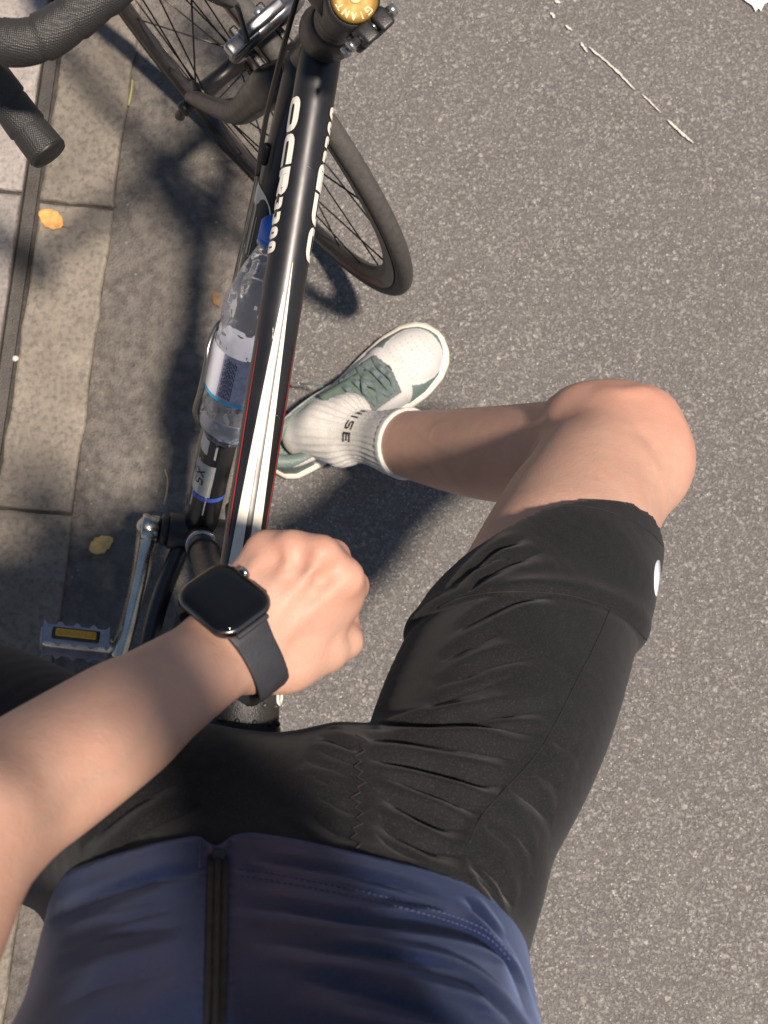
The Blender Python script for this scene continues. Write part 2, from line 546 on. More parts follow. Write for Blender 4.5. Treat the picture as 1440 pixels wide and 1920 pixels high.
# ------------------------------------------------------------------ setting
def asphalt_mat():
    t = NT('asphalt'); c = t.coord()
    warp = t.n('ShaderNodeTexNoise'); warp.inputs['Scale'].default_value = 120; t.l(c, warp.inputs['Vector'])
    cw = t.mix(.010, c, warp.outputs['Color'], 'ADD')
    v = t.n('ShaderNodeTexVoronoi', feature='F1'); v.inputs['Scale'].default_value = 215; v.inputs['Randomness'].default_value = 1; t.l(cw, v.inputs['Vector'])
    v2 = t.n('ShaderNodeTexVoronoi', feature='F1'); v2.inputs['Scale'].default_value = 330; t.l(c, v2.inputs['Vector'])
    h1 = t.ramp(v.outputs['Distance'], (.25, 1.0), (.75, 0.0))
    nz = t.noise(cw, 270, 3, .6)
    worm = t.ramp(nz, (.40, 0.0), (.58, 1.0))
    ht = t.math('ADD', t.math('MULTIPLY', h1, .35), t.math('MULTIPLY', worm, .65))
    big = t.noise(c, 2.6, 5, .6)
    mid = t.noise(c, 14, 4, .6)
    sep = t.n('ShaderNodeSeparateColor'); t.l(v.outputs['Color'], sep.inputs[0])
    stone = t.ramp(sep.outputs[0], (0.0, (.135, .126, .118)), (.5, (.205, .193, .181)), (.85, (.262, .247, .230)), (1.0, (.36, .345, .32)))
    col = t.mix(t.ramp(ht, (.25, 0.0), (.62, 1.0)), (.105, .098, .091), stone)
    col = t.mix(t.ramp(mid, (.35, 0.12), (.7, .55)), col, (.186, .175, .163))
    col = t.mix(t.ramp(big, (.3, .30), (.7, 0.0)), col, (.125, .116, .108))
    spk = t.ramp(v2.outputs['Distance'], (.12, 1.0), (.34, 0.0))
    s2 = t.n('ShaderNodeSeparateColor'); t.l(v2.outputs['Color'], s2.inputs[0])
    sp = t.math('MULTIPLY', spk, t.ramp(s2.outputs[1], (.88, 0.0), (.92, 1.0)))
    col = t.mix(sp, col, (.74, .70, .63))
    pit = t.math('MULTIPLY', t.ramp(v2.outputs['Distance'], (.1, 1.0), (.4, 0.0)), t.ramp(s2.outputs[0], (.82, 0.0), (.86, 1.0)))
    col = t.mix(pit, col, (.03, .028, .026))
    v3 = t.n('ShaderNodeTexVoronoi', feature='F1'); v3.inputs['Scale'].default_value = 88; t.l(cw, v3.inputs['Vector'])
    s3 = t.n('ShaderNodeSeparateColor'); t.l(v3.outputs['Color'], s3.inputs[0])
    chip = t.ramp(v3.outputs['Distance'], (.18, 1.0), (.34, 0.0))
    c3 = t.math('MULTIPLY', chip, t.ramp(s3.outputs[0], (.84, 0.0), (.90, .75)))
    col = t.mix(c3, col, t.ramp(s3.outputs[1], (0.0, (.30, .28, .26)), (1.0, (.42, .39, .36))))
    c4 = t.math('MULTIPLY', chip, t.ramp(s3.outputs[2], (.86, 0.0), (.92, .85)))
    col = t.mix(c4, col, (.055, .052, .050))
    huge = t.noise(c, .9, 4, .6)
    col = t.mix(t.ramp(huge, (.35, .22), (.6, 0.0)), col, (.115, .108, .101))
    ht = t.math('SUBTRACT', ht, t.math('MULTIPLY', c4, .8))
    t.set(Base_Color=col, Roughness=t.ramp(nz, (.3, .9), (.7, .62)))
    t.bump(ht, .0030, .8)
    return t.m

def gutter_mat():
    t = NT('gutter_concrete'); c = t.coord()
    n1 = t.noise(c, 7, 6, .62); n2 = t.noise(c, 70, 5, .65); n3 = t.noise(c, 280, 3, .6); n4 = t.noise(c, 24, 5, .6)
    col = t.ramp(n1, (.3, (.105, .094, .083)), (.55, (.160, .144, .126)), (.75, (.215, .192, .166)))
    col = t.mix(t.ramp(n2, (.38, .7), (.60, 0.0)), col, (.066, .059, .052))
    col = t.mix(t.ramp(n4, (.5, 0.0), (.72, .45)), col, (.21, .188, .158))
    v = t.n('ShaderNodeTexVoronoi'); v.inputs['Scale'].default_value = 130; t.l(c, v.inputs['Vector'])
    s2 = t.n('ShaderNodeSeparateColor'); t.l(v.outputs['Color'], s2.inputs[0])
    sp = t.math('MULTIPLY', t.ramp(v.outputs['Distance'], (.05, 1.0), (.3, 0.0)), t.ramp(s2.outputs[0], (.95, 0.0), (.98, .6)))
    col = t.mix(sp, col, (.42, .39, .34))
    t.set(Base_Color=col, Roughness=.8)
    t.bump(t.math('ADD', t.math('MULTIPLY', n2, .7), t.math('ADD', t.math('MULTIPLY', n3, .3), t.math('MULTIPLY', n4, 1.2))), .010, .9)
    return t.m

def stone_mat(name, a, b, d):
    t = NT(name); c = t.coord()
    oi = t.n('ShaderNodeObjectInfo')
    n1 = t.noise(c, 11, 6, .6); n2 = t.noise(c, 130, 4, .65); n3 = t.noise(c, 42, 5, .6)
    col = t.ramp(n1, (.3, a), (.7, b))
    col = t.mix(t.ramp(n2, (.33, .75), (.55, 0.0)), col, d)
    col = t.mix(t.ramp(n3, (.55, 0.0), (.75, .5)), col, tuple(min(1, x * 1.35) for x in b))
    hs = t.n('ShaderNodeHueSaturation'); t.l(col, hs.inputs['Color'])
    t.l(t.math('ADD', t.math('MULTIPLY', oi.outputs['Random'], .22), .89), hs.inputs['Value'])
    t.set(Base_Color=hs.outputs[0], Roughness=.78)
    t.bump(t.math('ADD', t.math('MULTIPLY', n2, .6), t.math('MULTIPLY', n3, .6)), .004, .8)
    return t.m

M_asphalt = asphalt_mat(); M_gutter = gutter_mat()
M_kerb = stone_mat('kerb_granite', (.150, .131, .106), (.220, .193, .156), (.085, .075, .063))
M_pave = stone_mat('paving_stone', (.22, .198, .182), (.30, .272, .248), (.135, .12, .11))
M_paint = simple('road_paint', (.80, .77, .68), .6, var=.1, bump=.001)

def sheet(name, pts, z, mat, kind='structure', rag=0.0, parent=None):
    v = [(p[0], p[1], z) for p in pts]
    return make_obj(name, v, [tuple(range(len(v)))], mat, parent, smooth=False, kind=kind)

sheet('road', [(-60, -60), (60, -60), (60, 60), (-60, 60)], 0, M_asphalt)
# kerb line: right edge of the kerb stones on the ground
KA = at(250, 130, 0)[:2]; KB = at(100, 1250, 0)[:2]
kd = nrm(KA - KB); kn = np.array([-kd[1], kd[0]])      # along the kerb (away), and towards the pavement
def kp(s, w): return KB + kd * s + kn * w
def s_of(px, py): return float((at(px, py, 0)[:2] - KB) @ kd)
# gutter between kerb and asphalt, with a wandering edge
edge = [kp(s, -.235 + .012 * math.sin(s * 9) + .006 * math.sin(s * 31)) for s in np.arange(-6, 9, .05)]
sheet('gutter', edge + [kp(9, 0.03), kp(-6, 0.03)], .004, M_gutter)
# bed under kerb and pavement
M_bed = simple('kerb_bed', (.06, .052, .045), .95, var=.3, scale=80, bump=.004)
sheet('pavement_bed', [kp(-6, .0), kp(9, .0), kp(9, 7), kp(-6, 7)], .0055, M_bed)

KW = .108                                             # kerb width
kerb = empty('kerb'); tag(kerb, kind='structure')
def stone(name, s0, s1, w0, w1, z, mat, parent, jit=.0025, bev=.004):
    """an uneven stone with chipped, worn edges"""
    n = 14
    rim = []
    L = s1 - s0; W = w1 - w0
    for i in range(n): rim.append((s0 + L * i / n, w0))
    for i in range(5): rim.append((s1, w0 + W * i / 5))
    for i in range(n): rim.append((s1 - L * i / n, w1))
    for i in range(5): rim.append((s0, w1 - W * i / 5))
    rim = [(a + random.uniform(-jit, jit) * .5, b + random.uniform(-jit, jit)) for a, b in rim]
    m = len(rim); cs, cw = (s0 + s1) / 2, (w0 + w1) / 2
    v = []; f = []
    tz = [random.uniform(-.0008, .0008) for _ in range(m)]
    for (ins, dz) in ((0, -.03), (0, -bev * 1.1), (bev * .4, -bev * .35), (bev * 1.2, 0)):
        for k, (a, b) in enumerate(rim):
            da = ins * (1 if a < cs else -1) * min(1, abs(a - cs) / (L * .45)) ; db = ins * (1 if b < cw else -1) * min(1, abs(b - cw) / (W * .3))
            p = kp(a + da, b + db); v.append((p[0], p[1], z + dz + tz[k] * (dz == 0)))
    for r in range(3):
        for k in range(m):
            f.append((r * m + k, r * m + (k + 1) % m, (r + 1) * m + (k + 1) % m, (r + 1) * m + k))
    p = kp(cs, cw); v.append((p[0], p[1], z + .0004)); c = len(v) - 1
    for k in range(m): f.append((3 * m + k, 3 * m + (k + 1) % m, c))
    o = make_obj(name, v, f, mat, parent, smooth=False)
    return o
j0, j1 = s_of(205, 395), s_of(135, 966)
LK = j0 - j1
for i in range(-4, 6):
    stone('kerb_stone', j1 + i * LK + .0022, j1 + (i + 1) * LK - .0022, .0, KW, .013, M_kerb, kerb)
# recessed metal channel between kerb and paving
M_chan = simple('channel_metal', (.072, .066, .060), .55, .35, var=.25, scale=30, bump=.0008)
ch = MB()
q = [(KW + .0025, .017), (KW + .0045, .017), (KW + .0045, .0075), (KW + .0235, .0075), (KW + .0235, .017), (KW + .0255, .017)]
for s in (-3.5, 6): ch.v += [(*kp(s, w), z) for (w, z) in q]
ch.f += [(i, i + 1, i + 7, i + 6) for i in range(5)]
drain = ch.build('drain_channel', M_chan, smooth=False, kind='structure')
pav = empty('pavement'); tag(pav, kind='structure')
js = s_of(30, 366)
for c in range(3):
    off = (.0, .16, .08)[c]
    for i in range(-7, 10):
        a = js + off + i * .335
        stone('paving_slab', a + .0025, a + .3325, KW + .027 + c * .30, KW + .027 + c * .30 + .296, .015 + random.uniform(-.001, .001), M_pave, pav, .002)
sheet('far_pavement', [kp(-6, KW + .93), kp(9, KW + .93), kp(9, 7), kp(-6, 7)], .014, M_pave)

# road markings: a corner of white paint and a thin broken line
def paint_piece(pix, w, name='road_marking'):
    P = np.array([at(x, y, 0)[:2] for x, y in pix]); P = spline(P, max(10, int(np.linalg.norm(P[-1] - P[0]) * 150)))
    L = []; Rr = []
    for i in range(len(P)):
        d = nrm(P[min(i + 1, len(P) - 1)] - P[max(i - 1, 0)]); n = np.array([-d[1], d[0]])
        e = min(1, min(i, len(P) - 1 - i) / 2.0 + .25)
        L.append(P[i] + n * w * e * random.uniform(.35, 1.1)); Rr.append(P[i] - n * w * e * random.uniform(.35, 1.1))
    v = [(p[0], p[1], .004) for p in L] + [(p[0], p[1], .004) for p in Rr]; n = len(P)
    return v, [(i, i + 1, n + i + 1, n + i) for i in range(n - 1)]
mk = MB()
for pix, w in (([(1103, 90), (1150, 130), (1189, 170)], .0022), ([(1202, 178), (1220, 195), (1238, 214)], .0013), ([(1250, 226), (1275, 250), (1299, 270)], .0024),
               ([(1060, 50), (1072, 60)], .0022), ([(1032, 26), (1040, 36)], .003), ([(1040, 4), (1050, 8)], .003), ([(1088, 82), (1101, 100)], .0022)):
    mk.add(*paint_piece(pix, w))
mk.build('road_marking', simple('worn_paint', (.52, .49, .43), .7, var=.35, scale=400, bump=.001), smooth=False, kind='structure')
cor = [at(x, y, 0)[:2] for x, y in ((1388, -3), (1398, 6), (1409, 13), (1415, 24), (1421, 18), (1425, 24), (1431, 11), (1446, 2), (1500, -40), (1900, -330), (1700, -500))]
sheet('road_marking', cor, .0045, M_paint)

# fallen leaves
M_leaf_o = simple('leaf_orange', (.62, .30, .09), .6, var=.25, scale=90, bump=.0006)
M_leaf_y = simple('leaf_yellow', (.60, .40, .14), .6, var=.2, scale=90, bump=.0006)
M_leaf_b = simple('leaf_brown', (.16, .09, .035), .7, var=.3, scale=90, bump=.0006)
def leaf(name, px, py, L, W, ang, mat, z, label, curl=.15):
    n = 12; v = []; f = []
    for i in range(n + 1):
        t = i / n; w = W * .5 * (math.sin(math.pi * min(1, t * .98 + .02)) ** .62) * (1 - .25 * t)
        y = (t - .5) * L
        for j, k in enumerate((-1, -.5, 0, .5, 1)):
            ww = w * (1 + .08 * math.sin(i * 2.1 + k * 3))
            v.append((k * ww, y, .0012 + curl * abs(k) ** 2 * w * .8 + curl * L * .35 * (t - .5) ** 2 + .0006 * math.sin(i * 1.7 + j) - (.0008 if j == 2 else 0)))
    for i in range(n):
        for j in range(4):
            a = i * 5 + j; f.append((a, a + 1, a + 6, a + 5))
    o = make_obj(name, v, f, mat)
    md = o.modifiers.new('th', 'SOLIDIFY'); md.thickness = .0007; md.offset = 0
    p = at(px, py, z); o.location = (p[0], p[1], z); o.rotation_euler = (0, 0, R(ang))
    st = MB().sweep([(0, -L * .5, .002), (0.002, -L * .62, .003), (0.004, -L * .74, .002)], .0006, 6)
    st.build('leaf_stalk', M_leaf_b, o)
    return tag(o, label, 'leaf')
leaf('fallen_leaf', 95, 411, .042, .031, 55, M_leaf_o, .0135, 'small bright orange oval leaf on the pale kerb stone')
leaf('fallen_leaf', 191, 1021, .037, .027, -60, M_leaf_y, .005, 'small yellow leaf lying on the gutter near the silver crank arm')
leaf('fallen_leaf', 405, 560, .022, .014, 10, M_leaf_b, .005, 'tiny brown leaf half in shade beside the water bottle')
M_grass = simple('dry_stem', (.40, .32, .16), .7, var=.2)
def stem_piece(pix, z, r, name, label, mat):
    P = spline([at(x, y, z + r) for x, y in pix], 16)
    return tag(MB().sweep(P, r, 6).build(name, mat), label, name.replace('_', ' '))
stem_piece([(309, 880), (314, 900), (312, 925), (307, 945)], .004, .0011, 'dry_stem', 'thin bent yellow stem on the gutter above the silver crank arm', M_grass)
stem_piece([(248, 150), (246, 172), (241, 198)], .013, .0016, 'grass_blade', 'short yellow green blade of grass on the kerb edge', simple('blade_green', (.30, .28, .10), .6))
pb = MB(); bm = bmesh.new(); bmesh.ops.create_icosphere(bm, subdivisions=2, radius=.0045)
pb.add([v.co * (1 + random.uniform(-.12, .12)) for v in bm.verts], [tuple(x.index for x in q.verts) for q in bm.faces]); bm.free()
pebble = pb.build('pebble', simple('pebble_stone', (.6, .57, .5), .6)); p = at(29, 672, .018); pebble.location = p
tag(pebble, 'small white pebble at the edge of the dark metal channel', 'pebble')

# ------------------------------------------------------------------ road bicycle (built upright in its own frame: x right, y forward, z up)
PSI, LEAN, STEER = R(6.1), R(14.6), R(50.7)
bike = empty('road_bicycle', (-.289, .1757, 0), 'black road bicycle leaning to the right with its front wheel turned left', 'bicycle', rot=(0, LEAN, -PSI))
BM = Matrix.Translation(Vector((-.289, .1757, 0))) @ Matrix.Rotation(-PSI, 4, 'Z') @ Matrix.Rotation(LEAN, 4, 'Y')
def bw(p): return np.array(BM @ Vector(p))
BMI = BM.inverted()
def wb(p): return np.array(BMI @ Vector(p))
A_ = np.array
HA = R(17)
ax = A_([0, -math.sin(HA), math.cos(HA)])
HD = A_([.004, .361, .787])                     # head axis at top-tube height
ST = A_([0, -.135, .690])                    # top tube meets seat tube
BB = A_([0, 0, .27])
def rot_ax(v, a=STEER, k=ax):
    v = A_(v, float); return v * math.cos(a) + np.cross(k, v) * math.sin(a) + k * (k @ v) * (1 - math.cos(a))

M_black = simple('black_paint', (.010, .010, .0115), .40, var=.25, scale=25, Coat_Weight=.22, Coat_Roughness=.25)
M_satin = simple('satin_black', (.014, .0135, .013), .42, var=.25, scale=60, bump=.0002, bscale=900)
M_carbon = simple('fork_grey', (.016, .0155, .015), .36, var=.3, scale=40)
M_white = simple('white_decal', (.74, .71, .63), .35, var=.05, scale=120)
M_cream = simple('cream_decal', (.76, .72, .61), .32, var=.05, scale=80)
M_red = simple('red_pinstripe', (.42, .020, .018), .35)
M_rubber = simple('tyre_rubber', (.062, .058, .053), .78, var=.2, scale=150, bump=.0004)
M_rim = simple('rim_black', (.020, .017, .016), .33, var=.3, scale=60)
M_steel = simple('steel', (.46, .45, .43), .28, .95, var=.15)
M_spoke = simple('spoke_dark', (.06, .055, .05), .35, .8)
M_alu = simple('polished_aluminium', (.46, .45, .41), .27, 1.0, var=.15, scale=40)
M_calip = simple('caliper_silver', (.20, .20, .205), .30, .9, var=.15)
M_gold = simple('gold_anodised', (.25, .135, .018), .55, .3, var=.1)
M_goldtx = simple('gold_print', (.62, .45, .20), .5)
M_cable = simple('cable_black', (.012, .012, .012), .35)
M_wire = simple('cable_steel', (.35, .33, .30), .35, .9)
M_amber = simple('amber_reflector', (.62, .33, .02), .25, var=.25, scale=500)
M_pedal = simple('pedal_alloy', (.36, .36, .40), .38, .85, var=.2)
M_bluering = simple('blue_band', (.05, .10, .45), .3)
M_chain = simple('chain_steel', (.12, .11, .10), .4, .9)

def tape_mat():
    t = NT('bar_tape'); c = t.coord()
    w = t.n('ShaderNodeTexVoronoi', feature='F1'); w.inputs['Scale'].default_value = 700; w.inputs['Randomness'].default_value = .15; t.l(c, w.inputs['Vector'])
    t.set(Base_Color=t.ramp(t.noise(c, 30, 3), (.3, (.018, .0175, .0165)), (.7, (.028, .027, .025))), Roughness=.5)
    t.bump(w.outputs['Distance'], .0007, .8)
    return t.m
M_tape = tape_mat()

# --- frame tubes
TTd = nrm(HD - ST); TTL = np.linalg.norm(HD - ST)
TT_r = lambda s: .0172 if s < .75 * TTL else .0172 - .0006 * (s / TTL - .75) * 4     # s measured from the front
TT_up = nrm(np.cross(np.cross(TTd, [0, 0, 1]), TTd)); TT_lf = A_([-1., 0, 0])
n = 40
tt = MB().sweep([HD + (ST - HD) * i / n for i in range(n + 1)], [TT_r(TTL * i / n) for i in range(n + 1)], 48, up=TT_up)
top_tube = tt.build('top_tube', M_black, bike)
def tt_pt(s, phi, lift=.0004):
    """point on the top tube: s from the head, phi from the ridge towards the left side (degrees)"""
    r = TT_r(s) + lift
    return HD - TTd * s + (TT_up * math.cos(R(phi)) + TT_lf * math.sin(R(phi))) * r
def tt_s(py):
    """distance along the tube that the photo row py shows"""
    lo, hi = 0.0, TTL
    for _ in range(30):
        m = (lo + hi) / 2
        y = to_px(bw(tt_pt(m, 5)))[1]
        lo, hi = (m, hi) if y < py else (lo, m)
    return lo
def tube_strip(name, s0, s1, f0, f1, mat, lift=.0005, n=40, m=5):
    v = []; f = []
    for i in range(n + 1):
        s = s0 + (s1 - s0) * i / n; a, b = f0(i / n), f1(i / n)
        for j in range(m + 1): v.append(tt_pt(s, a + (b - a) * j / m, lift))
    for i in range(n):
        for j in range(m):
            a = i * (m + 1) + j; f.append((a, a + 1, a + m + 2, a + m + 1))
    return make_obj(name, v, f, mat, top_tube)
sA, sB = tt_s(548), tt_s(1085)
ease = lambda t, p: t ** p
tube_strip('white_stripe', sA, sB, lambda t: 5 + 4 * t, lambda t: 6 + 36 * ease(t, .85), M_cream)
tube_strip('white_stripe', tt_s(490), sB, lambda t: -(5 + 4 * t), lambda t: -(6 + 36 * ease(t, .95)), M_cream)
tube_strip('red_pinstripe', tt_s(640), tt_s(1010), lambda t: 58 - 2 * t, lambda t: 59 + 2.5 * min(1, t * 3), M_red, m=2)
tube_strip('red_pinstripe', tt_s(640), tt_s(1010), lambda t: -(58 - 2 * t), lambda t: -(59 + 2.5 * min(1, t * 3)), M_red, m=2)
# OCR3300 on both flanks
px_s = {k: tt_s(k) for k in (183, 248, 252, 310, 315, 366, 370, 392, 396, 418, 422, 444, 447, 469)}
ws = [px_s[248] - px_s[183], px_s[310] - px_s[252], px_s[366] - px_s[315]] + [px_s[392] - px_s[370]] * 4
hs = [.0150] * 3 + [.0122] * 4
ths = [.0056] * 3 + [.0040] * 4
s0 = px_s[183]
def lmap(u, v): return tt_pt(s0 + u - .14 * (v - .008), 40 + math.degrees((.0150 - v) / .0172), .0006)
lettering('frame_lettering', 'OCR3300', lmap, ws, hs, ths, px_s[252] - px_s[248] + .0006, M_white, top_tube, step=.0022)
tot = sum(ws) + 6 * (px_s[252] - px_s[248] + .0006)
def rmap(u, v): return tt_pt(s0 + tot + .002 - u - .14 * (v - .008), -(40 + math.degrees((.0150 - v) / .0172)), .0006)
lettering('frame_lettering', 'OCR3300', rmap, ws, hs, ths, px_s[252] - px_s[248] + .0006, M_white, top_tube, step=.0022)
# a couple of scratches in the paint
for (y0, p0, y1, p1) in ((310, -4, 316, -24), (612, 20, 640, 14), (775, -28, 782, -44)):
    a = [tt_pt(tt_s(y0 + (y1 - y0) * i / 6), p0 + (p1 - p0) * i / 6, .0003) for i in range(7)]; MB().sweep(a, .00025, 5).build('paint_scratch', M_alu, top_tube)

# head tube, headset, fork
HT0 = HD - ax * .105; HT1 = HD + ax * .022
ht = MB().lathe(HT0, ax, [(0, .019), (.004, .0205), (.012, .0195), (.025, .0185), (.1, .0185), (.115, .0195), (.123, .0205), (.127, .0200)], 36)
ht.build('head_tube', M_black, bike)
# gusset-like fairing where tubes meet
DT0 = HD - ax * .075; DT1 = BB + A_([0, .012, .012])
DTd = nrm(DT1 - DT0); DTL = np.linalg.norm(DT1 - DT0)
DT_up = nrm(np.cross(np.cross(DTd, [0, 0, 1]), DTd))
DTR = .0195
dt = MB().sweep([DT0 + (DT1 - DT0) * i / 30 for i in range(31)], DTR, 40, up=DT_up)
down_tube = dt.build('down_tube', M_black, bike)
def dt_pt(s, phi, lift=.0005):
    return DT0 + DTd * s + (DT_up * math.cos(R(phi)) + TT_lf * math.sin(R(phi))) * (DTR + lift)
DTS = min(np.linspace(.02, .3, 200), key=lambda s: abs(to_px(bw(dt_pt(s, 85)))[1] - 338))
# big white maker lettering on the down tube, reading from the head towards the crank
lettering('frame_lettering', 'GIANT', lambda u, v: dt_pt(DTS + u + .25 * (v - .02), 88 - math.degrees((v - .022) / DTR), .0006), .072, .050, .0205, .012, M_cream, down_tube, step=.003)
seat_top = BB + (-A_([0, math.sin(HA), -math.cos(HA)])) * .475
stb = MB().sweep([BB + (seat_top - BB) * i / 10 for i in range(11)], .0155, 32)
seat_tube = stb.build('seat_tube', M_satin, bike)
STd = nrm(seat_top - BB)
for h, mt_ in ((.060, M_steel), (.095, M_satin)):
    MB().lathe(BB + STd * h, STd, [(0, .0175), (.001, .0182), (.009, .0182), (.010, .0175)], 30).build('clamp_band', mt_, seat_tube)
bbs = MB().lathe(BB - A_([.036, 0, 0]), [1, 0, 0], [(0, .019), (.002, .0215), (.070, .0215), (.072, .019)], 32)
bbs.lathe(BB - A_([.046, 0, 0]), [1, 0, 0], [(0, .012), (.002, .0185), (.010, .0195), (.0105, .012)], 20)
bbs.build('bottom_bracket', M_satin, bike)
for sx in (-1, 1):
    MB().sweep(spline([BB + A_([sx * .018, -.015, 0]), BB + A_([sx * .04, -.12, .012]), A_([sx * .062, -.39, .335])], 20), [.011] * 10 + list(np.linspace(.011, .007, 11)), 16).build('chain_stay', M_black, bike)
    MB().sweep(spline([ST + A_([sx * .012, -.01, -.01]), A_([sx * .035, -.22, .56]), A_([sx * .060, -.395, .345])], 20), np.linspace(.009, .0065, 21), 16).build('seat_stay', M_black, bike)

# headset + stem + top cap (turned with the steering)
fw0 = A_([0, math.cos(HA), math.sin(HA)])
FH = rot_ax([0, 1, 0]); UP = rot_ax([0, 0, 1]); LF = rot_ax([-1, 0, 0]); F2 = rot_ax(fw0)
hs_ = MB().lathe(HT1, ax, [(.0005, .0205), (.003, .0235), (.009, .0230), (.020, .0212), (.040, .0190), (.041, .0172)], 36)
hs_.lathe(HT1 + ax * .0415, ax, [(0, .0172), (.0005, .0176), (.0095, .0176), (.010, .0172)], 36)
hs_.lathe(HT1 + ax * .052, ax, [(0, .0172), (.0005, .0180), (.0185, .0180), (.019, .0172)], 36)
hs_.build('headset', M_satin, bike)
SB = HT1 + ax * .0715; STH = .042
STEM_T = SB + ax * STH
stem_mb = MB().lathe(SB, ax, [(0, .0178), (.001, .0192), (.006, .0198), (.036, .0198), (.041, .0192), (.042, .0175)], 40)
BAR = SB + ax * (STH * .5) + FH * .122 + UP * .002
stem_mb.sweep(spline([SB + ax * STH * .5 + FH * .010, SB + ax * STH * .5 + FH * .05, BAR - FH * .012], 14), list(np.linspace(.0195, .0155, 13))+[.0155, .0165], 28, sq=1.05) if False else None
P = spline([SB + ax * STH * .5 + FH * .008, SB + ax * STH * .5 + FH * .05, BAR - FH * .012], 14)
stem_mb.sweep(P, np.linspace(.0192, .0150, len(P)), 28)
stem_mb.lathe(BAR - LF * .022, LF, [(0, .0185), (.001, .0195), (.043, .0195), (.044, .0185)], 30)
stem = stem_mb.build('stem', M_satin, bike)
# split clamp ears at the rear of the stem, with a bolt through each
for k in (.0105, .0315):
    c = SB + ax * k - FH * .0235
    M3 = Matrix((Vector(LF), Vector(FH), Vector(ax))).transposed()
    e = MB()
    for sgn in (-1, 1): e.box(c + LF * sgn * .0072, (.0125, .016, .0165), M3, .0028)
    e.build('clamp_ear', M_satin, stem)
    MB().lathe(c - LF * .021, LF, [(0, .0034), (.001, .0046), (.006, .0046), (.0062, .003), (.040, .003), (.0405, .0045), (.044, .004)], 20).build('bolt', M_steel, stem)
cap = MB().lathe(STEM_T + ax * .0004, ax, [(0, .0160), (.0005, .0168), (.0035, .0168), (.0047, .0155), (.0050, .012)], 48)
top_cap = cap.build('top_cap', M_gold, bike)
MB().lathe(STEM_T + ax * .0055, ax, [(-.0008, .0044), (.0008, .0044), (.0012, .0036)], 20).build('bolt', M_goldtx, top_cap)
capN = -nrm(FH - ax * (FH @ ax)); capL = nrm(np.cross(ax, capN))
# the lettering runs round the near rim of the cap and is read from the front of the bicycle
nearw = nrm(wb(bw([0, 0, 0]) + A_([0, -1, 0])) - wb(bw([0, 0, 0]))); nearw = nrm(nearw - ax * (nearw @ ax)); side_ = np.cross(ax, nearw)
def capmap(u, v):
    th = (u - .0150) / .0122; r = .0152 - v * 1.0
    return STEM_T + ax * .0054 + (nearw * math.cos(th) + side_ * math.sin(th)) * r
def capmap_out(u, v):
    th = (u - .0150) / .0122; r = .0098 + v
    return STEM_T + ax * .0056 + (nearw * math.cos(th) - side_ * math.sin(th) * -1) * r
lettering('cap_lettering', 'GIANT', lambda u, v: STEM_T + ax * .0056 + (nearw * math.cos((u - .0135) / .0122) + side_ * math.sin(-(u - .0135) / .0122)) * (.0152 - (.0052 - v)), .0042, .0052, .0009, .0016, M_goldtx, top_cap, step=.001)

# handlebar: bar, tape, plugs
def barpt(l, f, u): return BAR + LF * l + FH * f + UP * u
half = [(0, 0, 0), (.06, 0, 0), (.14, .0, .001), (.184, .006, .001), (.208, .030, -.002), (.215, .066, -.014), (.218, .088, -.048), (.220, .080, -.088), (.223, .055, -.118), (.226, .030, -.130), (.228, -.002, -.134)]
hb = MB()
for sx in (-1, 1):
    P = spline([barpt(sx * l, f, u) for l, f, u in half], 80)
    hb.sweep(P, .0119, 20)
handlebar = hb.build('handlebar', M_satin, bike)
for sx in (-1, 1):
    P = spline([barpt(sx * l, f, u) for l, f, u in half], 160)
    d = np.concatenate([[0], np.cumsum(np.linalg.norm(np.diff(P, axis=0), axis=1))])
    keep = d > .055; P = P[keep]; d = d[keep]
    ph = (d / .026) % 1.0
    rad = .0158 + .0011 * ph - .0007 * np.exp(-((ph - 0) / .06) ** 2)
    MB().sweep(P, rad, 36).build('bar_tape', M_tape, handlebar)
    e = P[-1]; td = nrm(P[-1] - P[-4])
    MB().lathe(e - td * .001, td, [(0, .0160), (.0015, .0164), (.0035, .0155), (.0045, .009)], 30).build('end_plug', M_satin, handlebar)
# brake levers with hoods
for sx in (-1, 1):
    hp = [barpt(sx * .215, .052, -.006), barpt(sx * .215, .085, .010), barpt(sx * .215, .115, .030), barpt(sx * .214, .132, .052)]
    hood = MB().sweep(spline(hp, 14), [.020, .0195, .019, .0185, .0185, .018, .018, .0178, .0175, .017, .0165, .016, .014, .010, .006][:15], 22, sq=1.15)
    lv = hood.build('brake_lever', M_satin, bike)
    bp = spline([barpt(sx * .215, .118, .022), barpt(sx * .220, .142, -.010), barpt(sx * .226, .140, -.060), barpt(sx * .234, .118, -.100), barpt(sx * .238, .108, -.112)], 18)
    MB().sweep(bp, np.linspace(.0075, .0050, len(bp)), 14, sq=1.7, up=FH).build('lever_blade', M_calip, lv)

